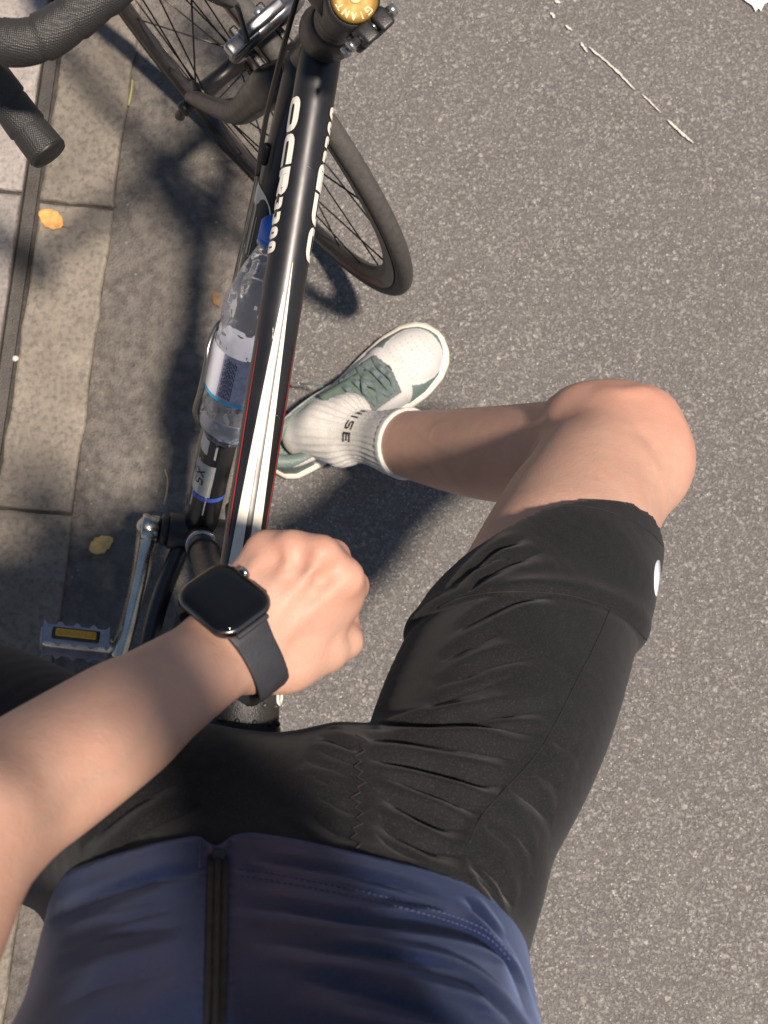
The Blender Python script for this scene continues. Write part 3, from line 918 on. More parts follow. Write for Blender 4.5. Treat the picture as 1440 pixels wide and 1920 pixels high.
# --- wheels
M_rimdec = simple('rim_decal', (.16, .02, .016), .4)
def wheel(name, c, e1, e2, axle, dish=.03):
    """e1, e2 span the wheel plane"""
    w = empty(name); w.parent = bike
    c = A_(c); e1 = nrm(e1); axle = nrm(axle); e2 = nrm(np.cross(axle, e1))
    N = 96
    ring = lambda r, x=0.0: [c + (e1 * math.cos(2 * math.pi * i / N) + e2 * math.sin(2 * math.pi * i / N)) * r + axle * x for i in range(N)]
    # tyre
    v = []; f = []; sg = 16
    for i in range(N):
        rd = e1 * math.cos(2 * math.pi * i / N) + e2 * math.sin(2 * math.pi * i / N)
        for k in range(sg):
            t = 2 * math.pi * k / sg
            v.append(c + rd * (.3272 + .0108 * math.cos(t)) + axle * .0108 * math.sin(t))
    for i in range(N):
        for k in range(sg):
            f.append((i * sg + k, i * sg + (k + 1) % sg, ((i + 1) % N) * sg + (k + 1) % sg, ((i + 1) % N) * sg + k))
    make_obj('tyre', v, f, M_rubber, w)
    prof = [(.3195, -.0098), (.3195, .0098), (.304, .0092), (.2945, .005), (.2925, 0), (.2945, -.005), (.304, -.0092)]
    v = []; f = []; sg = len(prof)
    for i in range(N):
        rd = e1 * math.cos(2 * math.pi * i / N) + e2 * math.sin(2 * math.pi * i / N)
        for (r, x) in prof: v.append(c + rd * r + axle * x)
    for i in range(N):
        for k in range(sg): f.append((i * sg + k, ((i + 1) % N) * sg + k, ((i + 1) % N) * sg + (k + 1) % sg, i * sg + (k + 1) % sg))
    rim = make_obj('rim', v, f, M_rim, w, smooth=False)
    # red rim decals, one short strip on each side
    for k0 in (8, 40, 72):
        for sx in (-1, 1):
            v = []; f = []; n0 = 0
            for i in range(k0, k0 + 9):
                rd = e1 * math.cos(2 * math.pi * i / N) + e2 * math.sin(2 * math.pi * i / N)
                v += [c + rd * .3165 + axle * sx * .01005, c + rd * .3065 + axle * sx * .0096]
            for i in range(8): f.append((n0 + 2 * i, n0 + 2 * i + 1, n0 + 2 * i + 3, n0 + 2 * i + 2))
            make_obj('rim_decal', v, f, M_rimdec, w)
    MB().lathe(c - axle * .05, axle, [(0, .004), (.0005, .007), (.008, .0075), (.010, .010), (.016, .019), (.019, .0195), (.022, .012), (.05, .0105), (.078, .012), (.081, .0195), (.084, .019), (.09, .010), (.092, .0075), (.0995, .007), (.1, .004)], 26).build('hub', M_spoke, w)
    base = MB().sweep([(0, 0, 0), (0, 0, 1)], .0011, 6).build('spoke', M_spoke, w)
    ns = 24; first = True
    for i in range(ns):
        sx = 1 if i % 2 else -1
        a = 2 * math.pi * i / ns; b = a + R(52) * (1 if (i // 2) % 2 else -1) * .75
        p0 = c + (e1 * math.cos(b) + e2 * math.sin(b)) * .0185 + axle * sx * dish
        p1 = c + (e1 * math.cos(a) + e2 * math.sin(a)) * .293 + axle * sx * .002
        d = Vector(p1 - p0); L = d.length
        o = base if first else base.copy()
        if not first: COL.objects.link(o)
        o.parent = w; first = False
        o.matrix_basis = Matrix.Translation(Vector(p0)) @ d.to_track_quat('Z', 'Y').to_matrix().to_4x4() @ Matrix.Diagonal((1, 1, L, 1))
    MB().sweep([c + e1 * .293, c + e1 * .250], .0024, 8).build('valve', M_steel, w)
    return w
hub0 = HD - ax * ((.787 - .335 + .02) / math.cos(HA))
FHUB = hub0 + F2 * .066
FWD2 = F2
wheel('front_wheel', FHUB, F2, ax, LF)
RHUB = A_([0, -.405, .335])
wheel('rear_wheel', RHUB, [0, 1, 0], [0, 0, 1], [-1, 0, 0])
for sx in (-1, 1):
    q = MB().lathe(FHUB + LF * sx * .050, LF * sx, [(0, .008), (.004, .0085), (.006, .0085), (.010, .009), (.014, .0085), (.016, .004)], 18)
    q.build('quick_release', M_steel, bike) if sx < 0 else None
    if sx > 0:
        q.sweep(spline([FHUB + LF * .062, FHUB + LF * .068 - ax * .018 , FHUB + LF * .064 - ax * .045], 8), [.0045, .005, .006], 10)
        q.build('quick_release', M_satin, bike)
# fork
CR = HT0 - ax * .022
fk = MB()
fk.lathe(HT0 - ax * .030, ax, [(0, .012), (.004, .0185), (.020, .0205), (.029, .0195)], 30)
for sx in (-1, 1):
    P = spline([CR + LF * sx * .010 + ax * .004, CR + LF * sx * .026 - ax * .010 + F2 * .004, CR + LF * sx * .036 - ax * .06 + F2 * .008, CR + LF * sx * .043 - ax * .20 + F2 * .018, FHUB + LF * sx * .0475 + ax * .03, FHUB + LF * sx * .0475 - F2 * .002], 40)
    rr = np.interp(np.linspace(0, 1, len(P)), [0, .2, .4, .7, .92, 1], [.016, .0165, .0145, .0100, .0065, .0075])
    fk.sweep(P, rr, 20, up=F2, sq=list(np.interp(np.linspace(0, 1, len(P)), [0, .3, .8, 1], [1.0, 1.30, 1.1, 1.0])))
fk.build('fork', M_carbon, bike)
# front brake caliper, at the crown ahead of the fork, over the tyre
cb = HT0 - ax * .036 + F2 * .045
cal = MB()
for sx in (-1, 1):
    P = spline([cb + ax * .020 - LF * sx * .010, cb + ax * .022 + LF * sx * .020, cb + ax * .006 + LF * sx * .036, cb - ax * .022 + LF * sx * .033, cb - ax * .040 + LF * sx * .024], 20)
    cal.sweep(P, np.interp(np.linspace(0, 1, len(P)), [0, .3, 1], [.008, .0085, .0062]), 14, up=F2, sq=.85)
caliper = cal.build('brake_caliper', M_calip, bike)
ba = MB(); M3 = Matrix((Vector(LF), Vector(F2), Vector(ax))).transposed()
ba.box(cb + ax * .026 + LF * .030 + F2 * .004, (.034, .014, .013), M3, .003); ba.build('caliper_arm', M_alu, caliper)
ba = MB(); ba.box(cb + ax * .034 + LF * .006 + F2 * .006, (.050, .011, .010), M3, .003); ba.build('caliper_arm', M_calip, caliper)
MB().lathe(cb + ax * .012 + F2 * .006, F2, [(0, .006), (.010, .006), (.012, .0045)], 14).build('bolt', M_steel, caliper)
for sx in (-1, 1):
    b = MB(); b.box(cb - ax * .042 + LF * sx * .017 - F2 * .0, (.008, .050, .011), M3, .002); b.build('brake_pad', M_satin, caliper)

# cables
def cable(pts, r, mat, nn=40): return MB().sweep(spline(pts, nn), r, 10).build('cable', mat, bike)
cable([HD + A_([-.024, .045, .10]), HD + A_([-.026, .028, .05]), HD + A_([-.0285, .00, -.01]), DT0 + A_([-.0275, -.05, -.028]), DT0 + A_([-.0245, -.085, -.075])], .0023, M_cable, 50)
cable([dt_pt(.10, 70, .004), dt_pt(.30, 72, .004), dt_pt(DTL - .03, 78, .002)], .0008, M_wire, 30)
cable([dt_pt(.10, 108, .004), dt_pt(.30, 105, .004), dt_pt(DTL - .03, 100, .002)], .0008, M_wire, 30)
cable([cb + ax * .036 + LF * .028, cb + ax * .075 + LF * .030 + F2 * .01, cb + ax * .13 + LF * .036 + F2 * .02, cb + ax * .20 + LF * .06 + F2 * .02, barpt(.10, .01, .012)], .0024, M_cable, 50)
bz = MB().lathe(dt_pt(.085, 72, .001), DTd, [(0, .003), (.002, .0042), (.018, .0042), (.02, .003)], 12); bz.build('barrel_adjuster', M_satin, down_tube)

# white size sticker and blue band low on the down tube
DS = DTL - .105
v = []; f = []
for i in range(9):
    for j in range(9): v.append(dt_pt(DS + .046 * i / 8, -2 + 84 * j / 8, .0004))
for i in range(8):
    for j in range(8): f.append((i * 9 + j, i * 9 + j + 1, i * 9 + j + 10, i * 9 + j + 9))
make_obj('size_sticker', v, f, simple('sticker_silver', (.42, .42, .40), .4), down_tube)
lettering('sticker_lettering', 'XS', lambda u, v: dt_pt(DS + .010 + u, 30 + math.degrees((.012 - v) / DTR), .0008), .009, .012, .002, .003, M_cable, down_tube, step=.003)
v = []; f = []
for i in range(4):
    for j in range(17): v.append(dt_pt(DS + .047 + .006 * i / 3, -100 + 200 * j / 16, .0005))
for i in range(3):
    for j in range(16): f.append((i * 17 + j, i * 17 + j + 1, i * 17 + j + 18, i * 17 + j + 17))
make_obj('blue_band', v, f, M_bluering, down_tube)

# crankset
CA = R(-33)                                          # left crank points back and down
cdir = A_([0, -math.cos(CA), math.sin(CA)])
def crank(sx, d):
    o = BB + A_([-.058 if sx < 0 else .047, 0, 0]); up = A_([sx * 1., 0, 0])
    m = MB()
    P = spline([o - d * .012, o + d * .012, o + d * .06 + up * .001, o + d * .12 + up * .005, o + d * .170 + up * .010, o + d * .178 + up * .010], 30)
    t = np.linspace(0, 1, len(P))
    m.sweep(P, np.interp(t, [0, .08, .2, .5, .85, .95, 1], [.010, .0172, .0145, .0115, .0125, .0132, .009]), 24, up=up, sq=.92)
    m.lathe(o - up * .011, up, [(0, .0135), (.001, .0155), (.018, .0165), (.020, .0150), (.021, .010)], 28)
    c = m.build('crank_arm', M_alu, bike)
    MB().lathe(o + up * .009, up, [(0, .0080), (.003, .0080), (.0035, .005)], 18).build('bolt', M_steel, c)
    return o + d * .170 + up * .010
pl = crank(-1, cdir)
pr = crank(1, -cdir)
def pedal(o, sx, pitch):
    """cage pedal with toothed plates and amber reflectors, axle along x"""
    p = empty('pedal'); p.parent = bike
    Mp = Matrix.Rotation(pitch, 3, 'X')
    W, Ln = .078, .030
    c = o + A_([sx * .056, 0, 0])
    loc = lambda x, y, z: c + A_(Mp @ Vector((x, y, z)))
    MB().lathe(o, [sx, 0, 0], [(0, .0075), (.012, .0075), (.014, .010), (.09, .009), (.097, .006)], 18).build('axle', M_steel, p)
    for sy in (-1, 1):
        v = []; f = []
        ys = sy * Ln
        xs = np.linspace(-W / 2, W / 2, 33)
        top = [.0105 + .0045 * max(0, math.cos((x / W + .5) * 2 * math.pi * 4)) for x in xs]
        for dy in (-.0012, .0012):
            for x, t in zip(xs, top): v += [loc(x, ys + dy, t), loc(x, ys + dy, -t)]
        k = 2 * len(xs)
        for i in range(len(xs) - 1):
            a = 2 * i
            f += [(a, a + 2, a + 3, a + 1), (k + a, k + a + 1, k + a + 3, k + a + 2), (a, k + a, k + a + 2, a + 2), (a + 1, a + 3, k + a + 3, k + a + 1)]
        f += [(0, 1, k + 1, k), (k - 2, k + k - 2, k + k - 1, k - 1)]
        make_obj('cage_plate', v, f, M_pedal, p, smooth=False)
        b = MB(); b.box(loc(0, sy * (Ln + .0035), 0), (.056, .006, .014), Mp, .002); b.build('reflector_frame', M_satin, p)
        b = MB(); b.box(loc(0, sy * (Ln + .0055), 0), (.048, .006, .0095), Mp, .002); b.build('reflector', M_amber, p)
    b = MB()
    for x in (-W / 2, W / 2): b.box(loc(x, 0, 0), (.004, Ln * 2, .014), Mp, .0015)
    b.box(loc(0, 0, 0), (W * .8, .022, .016), Mp, .005)
    b.build('pedal_body', M_pedal, p)
    return p
pedal(pl, -1, R(74))
PEDAL_R = pr
# chainring on the right and a short run of chain to the sprockets
cr = MB(); o = BB + A_([.041, 0, 0]); N = 100
v = []; f = []
for i in range(N):
    t = 2 * math.pi * i / N; r = .1015 if i % 2 else .0975
    for x in (-.0015, .0015):
        v += [o + A_([x, math.cos(t) * r, math.sin(t) * r]), o + A_([x, math.cos(t) * .078, math.sin(t) * .078])]
for i in range(N):
    a = 4 * i; b = 4 * ((i + 1) % N)
    f += [(a, b, b + 1, a + 1), (a + 2, a + 3, b + 3, b + 2), (a, a + 2, b + 2, b), (a + 1, b + 1, b + 3, a + 3)]
cr.add(v, f)
for i in range(5):
    t = 2 * math.pi * i / 5 + .3
    cr.sweep([o, o + A_([0, math.cos(t), math.sin(t)]) * .08], .007, 10)
cr.build('chainring', M_spoke, bike)
cs = MB()
for k in range(6): cs.lathe(RHUB + A_([.022 + k * .004, 0, 0]), [1, 0, 0], [(0, .045 - k * .0045), (.002, .045 - k * .0045)], 36)
cs.build('sprockets', M_chain, bike)
for z0, z1 in ((.099, .040), (-.099, -.045)):
    MB().sweep([o + A_([0, 0, z0]), RHUB + A_([.034, 0, z1])], .0035, 8, sq=1.3).build('chain', M_chain, bike)

# bottle cage
BC = .5 * DTL                                          # where the bottle sits along the down tube
BOT_R = .0335
BOT_BASE = DTL - .192                                  # bottle base, measured from the head
bax = lambda s, off: DT0 + DTd * s + DT_up * (DTR + .004 + BOT_R + off)
cg = MB()
e1 = DT_up; e2 = A_([1., 0, 0])
def ringpt(s, a, r=BOT_R + .0045): return bax(s, 0) + (e1 * math.cos(a) + e2 * math.sin(a)) * r
for sg in (-1, 1):
    w = [ringpt(BOT_BASE - .118, R(180 + sg * 20), BOT_R + .0025), ringpt(BOT_BASE - .112, R(180 + sg * 55)), ringpt(BOT_BASE - .098, R(180 + sg * 84)), ringpt(BOT_BASE - .080, R(180 + sg * 98)), ringpt(BOT_BASE - .045, R(180 + sg * 96)),
         ringpt(BOT_BASE - .010, R(180 + sg * 80)), ringpt(BOT_BASE + .012, R(180 + sg * 62), .030), ringpt(BOT_BASE + .020, R(180 + sg * 20), .027), ringpt(BOT_BASE + .026, R(180 + sg * 8), BOT_R + .003), ringpt(BOT_BASE + .055, R(180 + sg * 6), BOT_R + .003)]
    cg.sweep(spline(w, 60), .0026, 12)
    cg.sweep(spline([ringpt(BOT_BASE + .012, R(180 + sg * 60), .030), ringpt(BOT_BASE + .009, R(180 + sg * 110), .020), ringpt(BOT_BASE + .009, R(0), .018)], 12), .0022, 10)
    cg.sweep([ringpt(BOT_BASE - .120, R(180 + sg * 12), BOT_R + .003), ringpt(BOT_BASE + .05, R(180 + sg * 10), BOT_R + .003)], .0026, 10)
cg.build('bottle_cage', simple('cage_wire', (.22, .215, .21), .3, .9), bike)

# saddle, seat post, rails
TIP = wb(at(503, 1062, .862)); MID = wb(at(482, 1300, .86))
SADX = A_([0., 0, 0]); sd = nrm(A_([0, MID[1] - TIP[1], 0.004])); 
STIP = A_([-.006, TIP[1], .892]); 
SL = .27
def sad_w(t):  return float(np.interp(t, [0, .04, .12, .25, .38, .5, .62, .75, .88, 1], [.006, .0175, .0205, .0215, .0245, .031, .044, .062, .070, .052]))
def sad_z(t):  return float(np.interp(t, [0, .06, .2, .5, .8, 1], [-.010, -.001, 0, -.004, .004, .010]))
def sad_pt(t, u, lift=0.0):
    """u in -1..1 across the top"""
    w = sad_w(t); y = STIP[1] - SL * t
    a = u * R(100)
    x = w * math.sin(a) / math.sin(R(90)) if abs(a) < R(90) else w * (1 if a > 0 else -1) * (1 - .06 * (abs(a) - R(90)) / R(10))
    dz = -(1 - math.cos(a)) * (.016 + .10 * 0) - max(0, abs(u) - .82) * .085
    return A_([STIP[0] + x * (1 + lift * 18), y, STIP[2] + sad_z(t) + dz + lift])
nt_, nu_ = 60, 33
tl = [0, .004, .012, .025] + list(np.linspace(.045, 1, nt_ - 4))
v = [sad_pt(t, -1 + 2 * j / (nu_ - 1)) for t in tl for j in range(nu_)]
f = [(i * nu_ + j, (i + 1) * nu_ + j, (i + 1) * nu_ + j + 1, i * nu_ + j + 1) for i in range(nt_ - 1) for j in range(nu_ - 1)]
t_ = NT('saddle_leather'); c_ = t_.coord(); vv = t_.n('ShaderNodeTexVoronoi', feature='F1'); vv.inputs['Scale'].default_value = 900; t_.l(c_, vv.inputs['Vector'])
t_.set(Base_Color=t_.ramp(t_.noise(c_, 50, 3), (.3, (.020, .019, .018)), (.7, (.031, .029, .027))), Roughness=.46); t_.bump(vv.outputs['Distance'], .0003, .6)
M_saddle = t_.m
saddle = make_obj('saddle', v, f, M_saddle, bike)
md = saddle.modifiers.new('th', 'SOLIDIFY'); md.thickness = .004; md.offset = -1
# studs in rows across the cover
st = MB()
for i, yy in enumerate(np.arange(.045, SL * .9, .0118)):
    t = yy / SL
    for j in range(-3, 4):
        u = (j + (.5 if i % 2 else 0)) * .0118 / (sad_w(t) * 1.75)
        if abs(u) < .8:
            p = sad_pt(t, u, .0002); st.lathe(p, [0, 0, 1], [(-.0006, .0019), (.0005, .0018), (.0011, .0010)], 9)
st.build('saddle_stud', M_saddle, saddle)
# ribbed edge and white ring mark on the right flank
RT = min(np.linspace(.15, .6, 200), key=lambda t: abs(to_px(bw(sad_pt(t, .7)))[1] - 1304))
rg = MB(); c = sad_pt(RT, .70, .0008)
nn_ = nrm(np.cross(sad_pt(RT + .005, .70) - sad_pt(RT - .005, .70), sad_pt(RT, .73) - sad_pt(RT, .67)))
a1 = nrm(sad_pt(RT + .01, .70) - sad_pt(RT - .01, .70)); a2 = nrm(np.cross(nn_, a1))
rg.sweep([c + a1 * .0058 * math.cos(t) + a2 * .0042 * math.sin(t) for t in np.linspace(0, 2 * math.pi, 24, endpoint=False)], .0011, 8, closed=True)
rg.build('saddle_emblem', M_white, saddle)
rl = MB()
for sx in (-1, 1):
    rl.sweep(spline([STIP + A_([sx * .008, -.03, -.022]), STIP + A_([sx * .020, -.08, -.042]), STIP + A_([sx * .022, -.17, -.042]), STIP + A_([sx * .035, -.245, -.018])], 24), .0036, 10)
rl.build('saddle_rail', M_steel, saddle)
SPc = STIP + A_([.006, -.125, -.045])
MB().sweep([SPc, seat_top - STd * .03], .0136, 24).build('seat_post', M_satin, bike)
b = MB(); b.box(SPc + A_([-.004, 0, .004]), (.056, .04, .020), None, .005); b.build('seat_clamp', M_steel, bike)
MB().lathe(seat_top - STd * .012, STd, [(0, .0178), (.001, .019), (.013, .019), (.014, .0165)], 28).build('seat_collar', M_satin, bike)

# ------------------------------------------------------------------ water bottle in the cage
bottle = empty('water_bottle', (0, 0, 0), 'clear plastic water bottle with blue cap in the cage on the down tube', 'bottle')
b0 = bw(bax(BOT_BASE, 0)); b1 = bw(bax(BOT_BASE - .24, 0)); bd = nrm(b1 - b0)
bottle.location = b0
bottle.rotation_euler = Vector(bd).to_track_quat('Z', 'Y').to_euler()
bottle.scale = (1.0, 1.0, 1.07)
prof = [(.004, .012), (.001, .020), (.0, .026), (.004, .0315), (.010, .0332), (.022, .0335), (.026, .0322), (.030, .0335), (.039, .0338), (.043, .0312), (.048, .0336), (.052, .0330),
        (.104, .0330), (.107, .0338), (.111, .0308), (.116, .0338), (.121, .0310), (.127, .0338), (.140, .0330), (.155, .0300), (.170, .0255), (.185, .0205), (.196, .0160), (.202, .0135), (.206, .0130), (.207, .0155), (.2085, .0155), (.2095, .0128), (.213, .0128)]
t = NT('clear_plastic'); t.set(Base_Color=(.93, .95, 1.0), Roughness=.035, IOR=1.30, Transmission_Weight=.90)
t.bump(t.noise(t.coord(), 40, 2), .0060, .9)
M_pet = t.m
body = MB(); seg = 40; v = []; f = []
for (h, r) in prof:
    for k in range(seg):
        a = 2 * math.pi * k / seg
        rr = r
        if h < .02: rr = r * (1 - .10 * max(0, math.cos(a * 5)) * (1 - h / .02))
        if .13 < h < .19: rr = r * (1 + .055 * math.cos(a * 6 + h * 22))
        v.append((rr * math.cos(a), rr * math.sin(a), h))
for i in range(len(prof) - 1):
    for k in range(seg):
        a = i * seg + k; b = i * seg + (k + 1) % seg; f.append((a, b, b + seg, a + seg))
f.append(tuple(range(seg))[::-1]); f.append(tuple(range((len(prof) - 1) * seg, len(prof) * seg)))
bb = sub(make_obj('bottle_body', v, f, M_pet, bottle), 1)
v = []; f = []; N = 60
for (h, r) in ((.0, .0143), (.001, .0150), (.004, .0152), (.0045, .0147), (.0055, .0147), (.006, .0152), (.0175, .0150), (.0188, .0140), (.0192, .010)):
    for k in range(N):
        a = 2 * math.pi * k / N; rr = r * (1 - (.02 if (k % 2 and .006 <= h < .018) else 0)); v.append((rr * math.cos(a), rr * math.sin(a), .2095 + h))
for i in range(8):
    for k in range(N): f.append((i * N + k, i * N + (k + 1) % N, (i + 1) * N + (k + 1) % N, (i + 1) * N + k))
f.append(tuple(range(8 * N, 9 * N)))
make_obj('bottle_cap', v, f, simple('blue_plastic', (.030, .16, .62), .38), bottle)
# printed wrap label: white field, grey-violet small print, cyan lower edge and coloured marks
Vb = Vector(bd).to_track_quat('Z', 'Y').to_matrix()
up_l = Vb.inverted() @ Vector((0, 0, 1)); ANG = math.atan2(up_l.y, up_l.x)
lf_l = Vb.inverted() @ Vector((-1, 0, 0)); sgn = 1 if math.sin(math.atan2(lf_l.y, lf_l.x) - ANG) > 0 else -1
def lab(h, a, lift=0.0): q = ANG + sgn * R(a); return ((.0343 + lift) * math.cos(q), (.0337 + lift) * math.sin(q), h)
def patch(name, h0, h1, a0, a1, mat, lift=0.0, n=24, wob=0.0):
    v = []; f = []
    for i in range(n + 1):
        a = a0 + (a1 - a0) * i / n
        for j in range(2): v.append(lab((h0, h1)[j] + wob * math.sin(R(a) * 2 + 1.2), a, lift))
    for i in range(n): f.append((2 * i, 2 * i + 2, 2 * i + 3, 2 * i + 1))
    return make_obj(name, v, f, mat, bottle)
M_lwhite = simple('label_white', (.80, .80, .84), .35, var=.03)
patch('label', .0535, .103, 22, 170, M_lwhite, .0002)
patch('label', .0535, .103, -170, 22, simple('label_violet', (.36, .37, .48), .35, var=.25, scale=300), .0002, 40)
patch('label_band', .050, .0538, -170, 170, simple('label_cyan', (.05, .42, .72), .35), .0004, 60)
pm = MB(); 
for r_ in range(9):
    a = 18 - r_ * 2.6
    h = .056
    while h < .098:
        l = random.uniform(.002, .006)
        pm.add([lab(h, a, .0005), lab(min(h + l, .1), a, .0005), lab(min(h + l, .1), a - 1.5, .0005), lab(h, a - 1.5, .0005)], [(0, 1, 2, 3)]); h += l + random.uniform(.001, .002)
pm.build('label_print', simple('print_grey', (.05, .05, .10), .4), bottle, smooth=False)
cm = MB()
for h, a in ((.082, 96), (.077, 96), (.072, 96)):
    for (dh, da, w_, k_) in ((0, 0, .0032, 1.2), (.0013, -2, .0005, 5), (-.0013, 3, .0005, 5), (0, 6, .0032, 1.0)):
        cm.add([lab(h - w_ / 2 + dh, a + da, .0006), lab(h + w_ / 2 + dh, a + da, .0006), lab(h + w_ / 2 + dh, a + da + k_, .0006), lab(h - w_ / 2 + dh, a + da + k_, .0006)], [(0, 1, 2, 3)])
cm.build('label_print', simple('print_black', (.03, .03, .05), .4), bottle, smooth=False)
patch('label_mark', .092, .096, 92, 104, simple('print_red', (.65, .06, .05), .4), .0006, 6)
patch('label_mark', .091, .094, 84, 88, simple('print_blue', (.04, .22, .62), .4), .0006, 6)

# ------------------------------------------------------------------ the rider
def skin_mat():
    t = NT('skin'); c = t.coord()
    n1 = t.noise(c, 16, 4, .6); n2 = t.noise(c, 90, 4, .6); n3 = t.noise(c, 420, 3, .6)
    fl = t.n('ShaderNodeAttribute', attribute_name='flush')
    vn = t.n('ShaderNodeAttribute', attribute_name='vein')
    col = t.ramp(n1, (.32, (.465, .282, .208)), (.68, (.53, .330, .248)))
    col = t.mix(t.ramp(n2, (.35, .28), (.65, 0.0)), col, (.44, .23, .16))
    col = t.mix(t.math('MULTIPLY', fl.outputs['Fac'], .55), col, (.56, .24, .165))
    col = t.mix(t.math('MULTIPLY', vn.outputs['Fac'], .35), col, (.36, .27, .20))
    hair = t.ramp(n3, (.70, 0.0), (.80, .22))
    col = t.mix(hair, col, (.33, .17, .10))
    mv = t.n('ShaderNodeTexVoronoi', feature='F1'); mv.inputs['Scale'].default_value = 46; t.l(c, mv.inputs['Vector'])
    ms = t.n('ShaderNodeSeparateColor'); t.l(mv.outputs['Color'], ms.inputs[0])
    mole = t.math('MULTIPLY', t.ramp(mv.outputs['Distance'], (.035, 1.0), (.075, 0.0)), t.ramp(ms.outputs[0], (.90, 0.0), (.94, .75)))
    col = t.mix(mole, col, (.19, .085, .05))
    blot = t.noise(c, 38, 4, .65)
    col = t.mix(t.ramp(blot, (.50, 0.0), (.72, .32)), col, (.60, .30, .22))
    t.set(Base_Color=col, Roughness=t.ramp(n2, (.3, .46), (.7, .62)), Subsurface_Weight=.13, Subsurface_Radius=(.010, .0042, .0022), Subsurface_Scale=1.0, Specular_IOR_Level=.34)
    t.bump(t.math('ADD', t.math('MULTIPLY', n3, .6), t.math('MULTIPLY', n2, .5)), .0008, .7)
    return t.m
M_skin = skin_mat()
def fabric(name, col, rough, weave, sheen=.3, tint=(1, 1, 1), bd=.0004, spec=.35):
    t = NT(name); c = t.coord()
    v = t.n('ShaderNodeTexVoronoi', feature='F1'); v.inputs['Scale'].default_value = weave; t.l(c, v.inputs['Vector'])
    n = t.noise(c, 22, 4, .6); fz = t.noise(c, 950, 2)
    lo = tuple(x * .82 for x in col); hi = tuple(x * 1.2 for x in col)
    base = t.ramp(n, (.3, lo), (.7, hi))
    base = t.mix(t.ramp(fz, (.52, 0.0), (.72, .50)), base, tuple(min(1, x * 2.6 + .012) for x in col))
    t.set(Base_Color=base, Roughness=rough, Sheen_Weight=sheen, Sheen_Roughness=.45, Sheen_Tint=(*tint, 1), Specular_IOR_Level=spec)
    t.bump(v.outputs['Distance'], bd, .5)
    return t.m
M_short = fabric('shorts_fabric', (.0092, .0091, .0102), .80, 1300, .12, bd=.0002, spec=.15)
M_seam = simple('seam_thread', (.006, .006, .006), .8)
M_jersey = fabric('jersey_fabric', (.0052, .0112, .041), .48, 1600, .22, (.40, .55, 1.0), .0001, spec=.30)
M_zip = simple('zip_tape', (.0055, .0055, .006), .7, bump=.0003)
M_stitch = simple('stitch_thread', (.07, .085, .19), .7)

person = empty('person', (0, 0, 0), 'person in navy jersey and black shorts straddling the bicycle with one hand on the saddle', 'person')

# joints
HIP_R = at(835, 1560, .865); KNEE_R = at(1133, 853, .520); ANK_R = at(612, 806, .085)
HIP_L = at(315, 1570, .880); KNEE_L = at(-500, 1232, .600)
WR = at(428, 1217, .936); EL = at(-95, 1566, 1.115)
PEL = at(520, 1600, .90)
SH_L = A_([-.235, -.35, 1.38]); SH_R = A_([.130, -.35, 1.38])
V = Vol(axis_pts((-.86, -.30, .009), (-.30, -.20, .0045), (-.20, .33, .0030), (.33, .46, .0075)),
        axis_pts((-.56, -.20, .009), (-.20, .44, .0030), (.44, .62, .008)),
        axis_pts((-.01, .12, .006), (.12, .70, .0042), (.70, .86, .005), (.86, 1.08, .0026), (1.08, 1.22, .005), (1.22, 1.80, .009)))
# torso and head (mostly under the clothes or above the phone)
TX = -.058
LX = {-1: -.056, 1: .055}
LXU = {-1: -.030, 1: .052}
LOB = {-1: .058, 1: .022}
LOU = {-1: .026, 1: .018}                    # the trunk is twisted a little to the right
V.cap(PEL + [0.0, -.075, -.005], [TX, -.270, 1.08], .080, .086, .05, n=[0, 1, 0.1], fl=1.0)
for sx in (-1, 1):
    V.cap(A_([TX + LX[sx], PEL[1] - .075 + LOB[sx], .90]), A_([TX + LXU[sx], -.255 + LOU[sx], 1.08]), .072, .074, .05)
    V.cap(A_([TX + LXU[sx], -.255 + LOU[sx], 1.08]), A_([TX + sx * .075, -.340, 1.31]), .080, .080, .05)
V.cap([TX, -.355, 1.38], [TX, -.33, 1.52], .058, .052, .04)
V.cap(SH_L + [.02, 0, 0], SH_R - [.02, 0, 0], .050, .050, .05)
HC = A_([TX + .005, -.300, 1.615])
V.ell(HC + [0, -.01, .015], (.074, .092, .092), .03); V.ell(HC + [0, .035, -.05], (.052, .052, .060), .03)
V.cap(HC + [0, .082, .01], HC + [0, .098, -.022], .009, .013, .012)
for sx in (-1, 1):
    V.ell(HC + [sx * .074, -.008, -.008], (.010, .020, .030), .008)
    V.ell(HC + [sx * .031, .076, .010], (.013, .009, .008), .006)
    V.cap(HC + [sx * .015, .080, .027], HC + [sx * .048, .072, .026], .006, .006, .01)
V.cap(HC + [-.018, .080, -.056], HC + [.018, .080, -.056], .006, .006, .005)
V.cap(HC + [-.016, .078, -.066], HC + [.016, .078, -.066], .007, .007, .006)
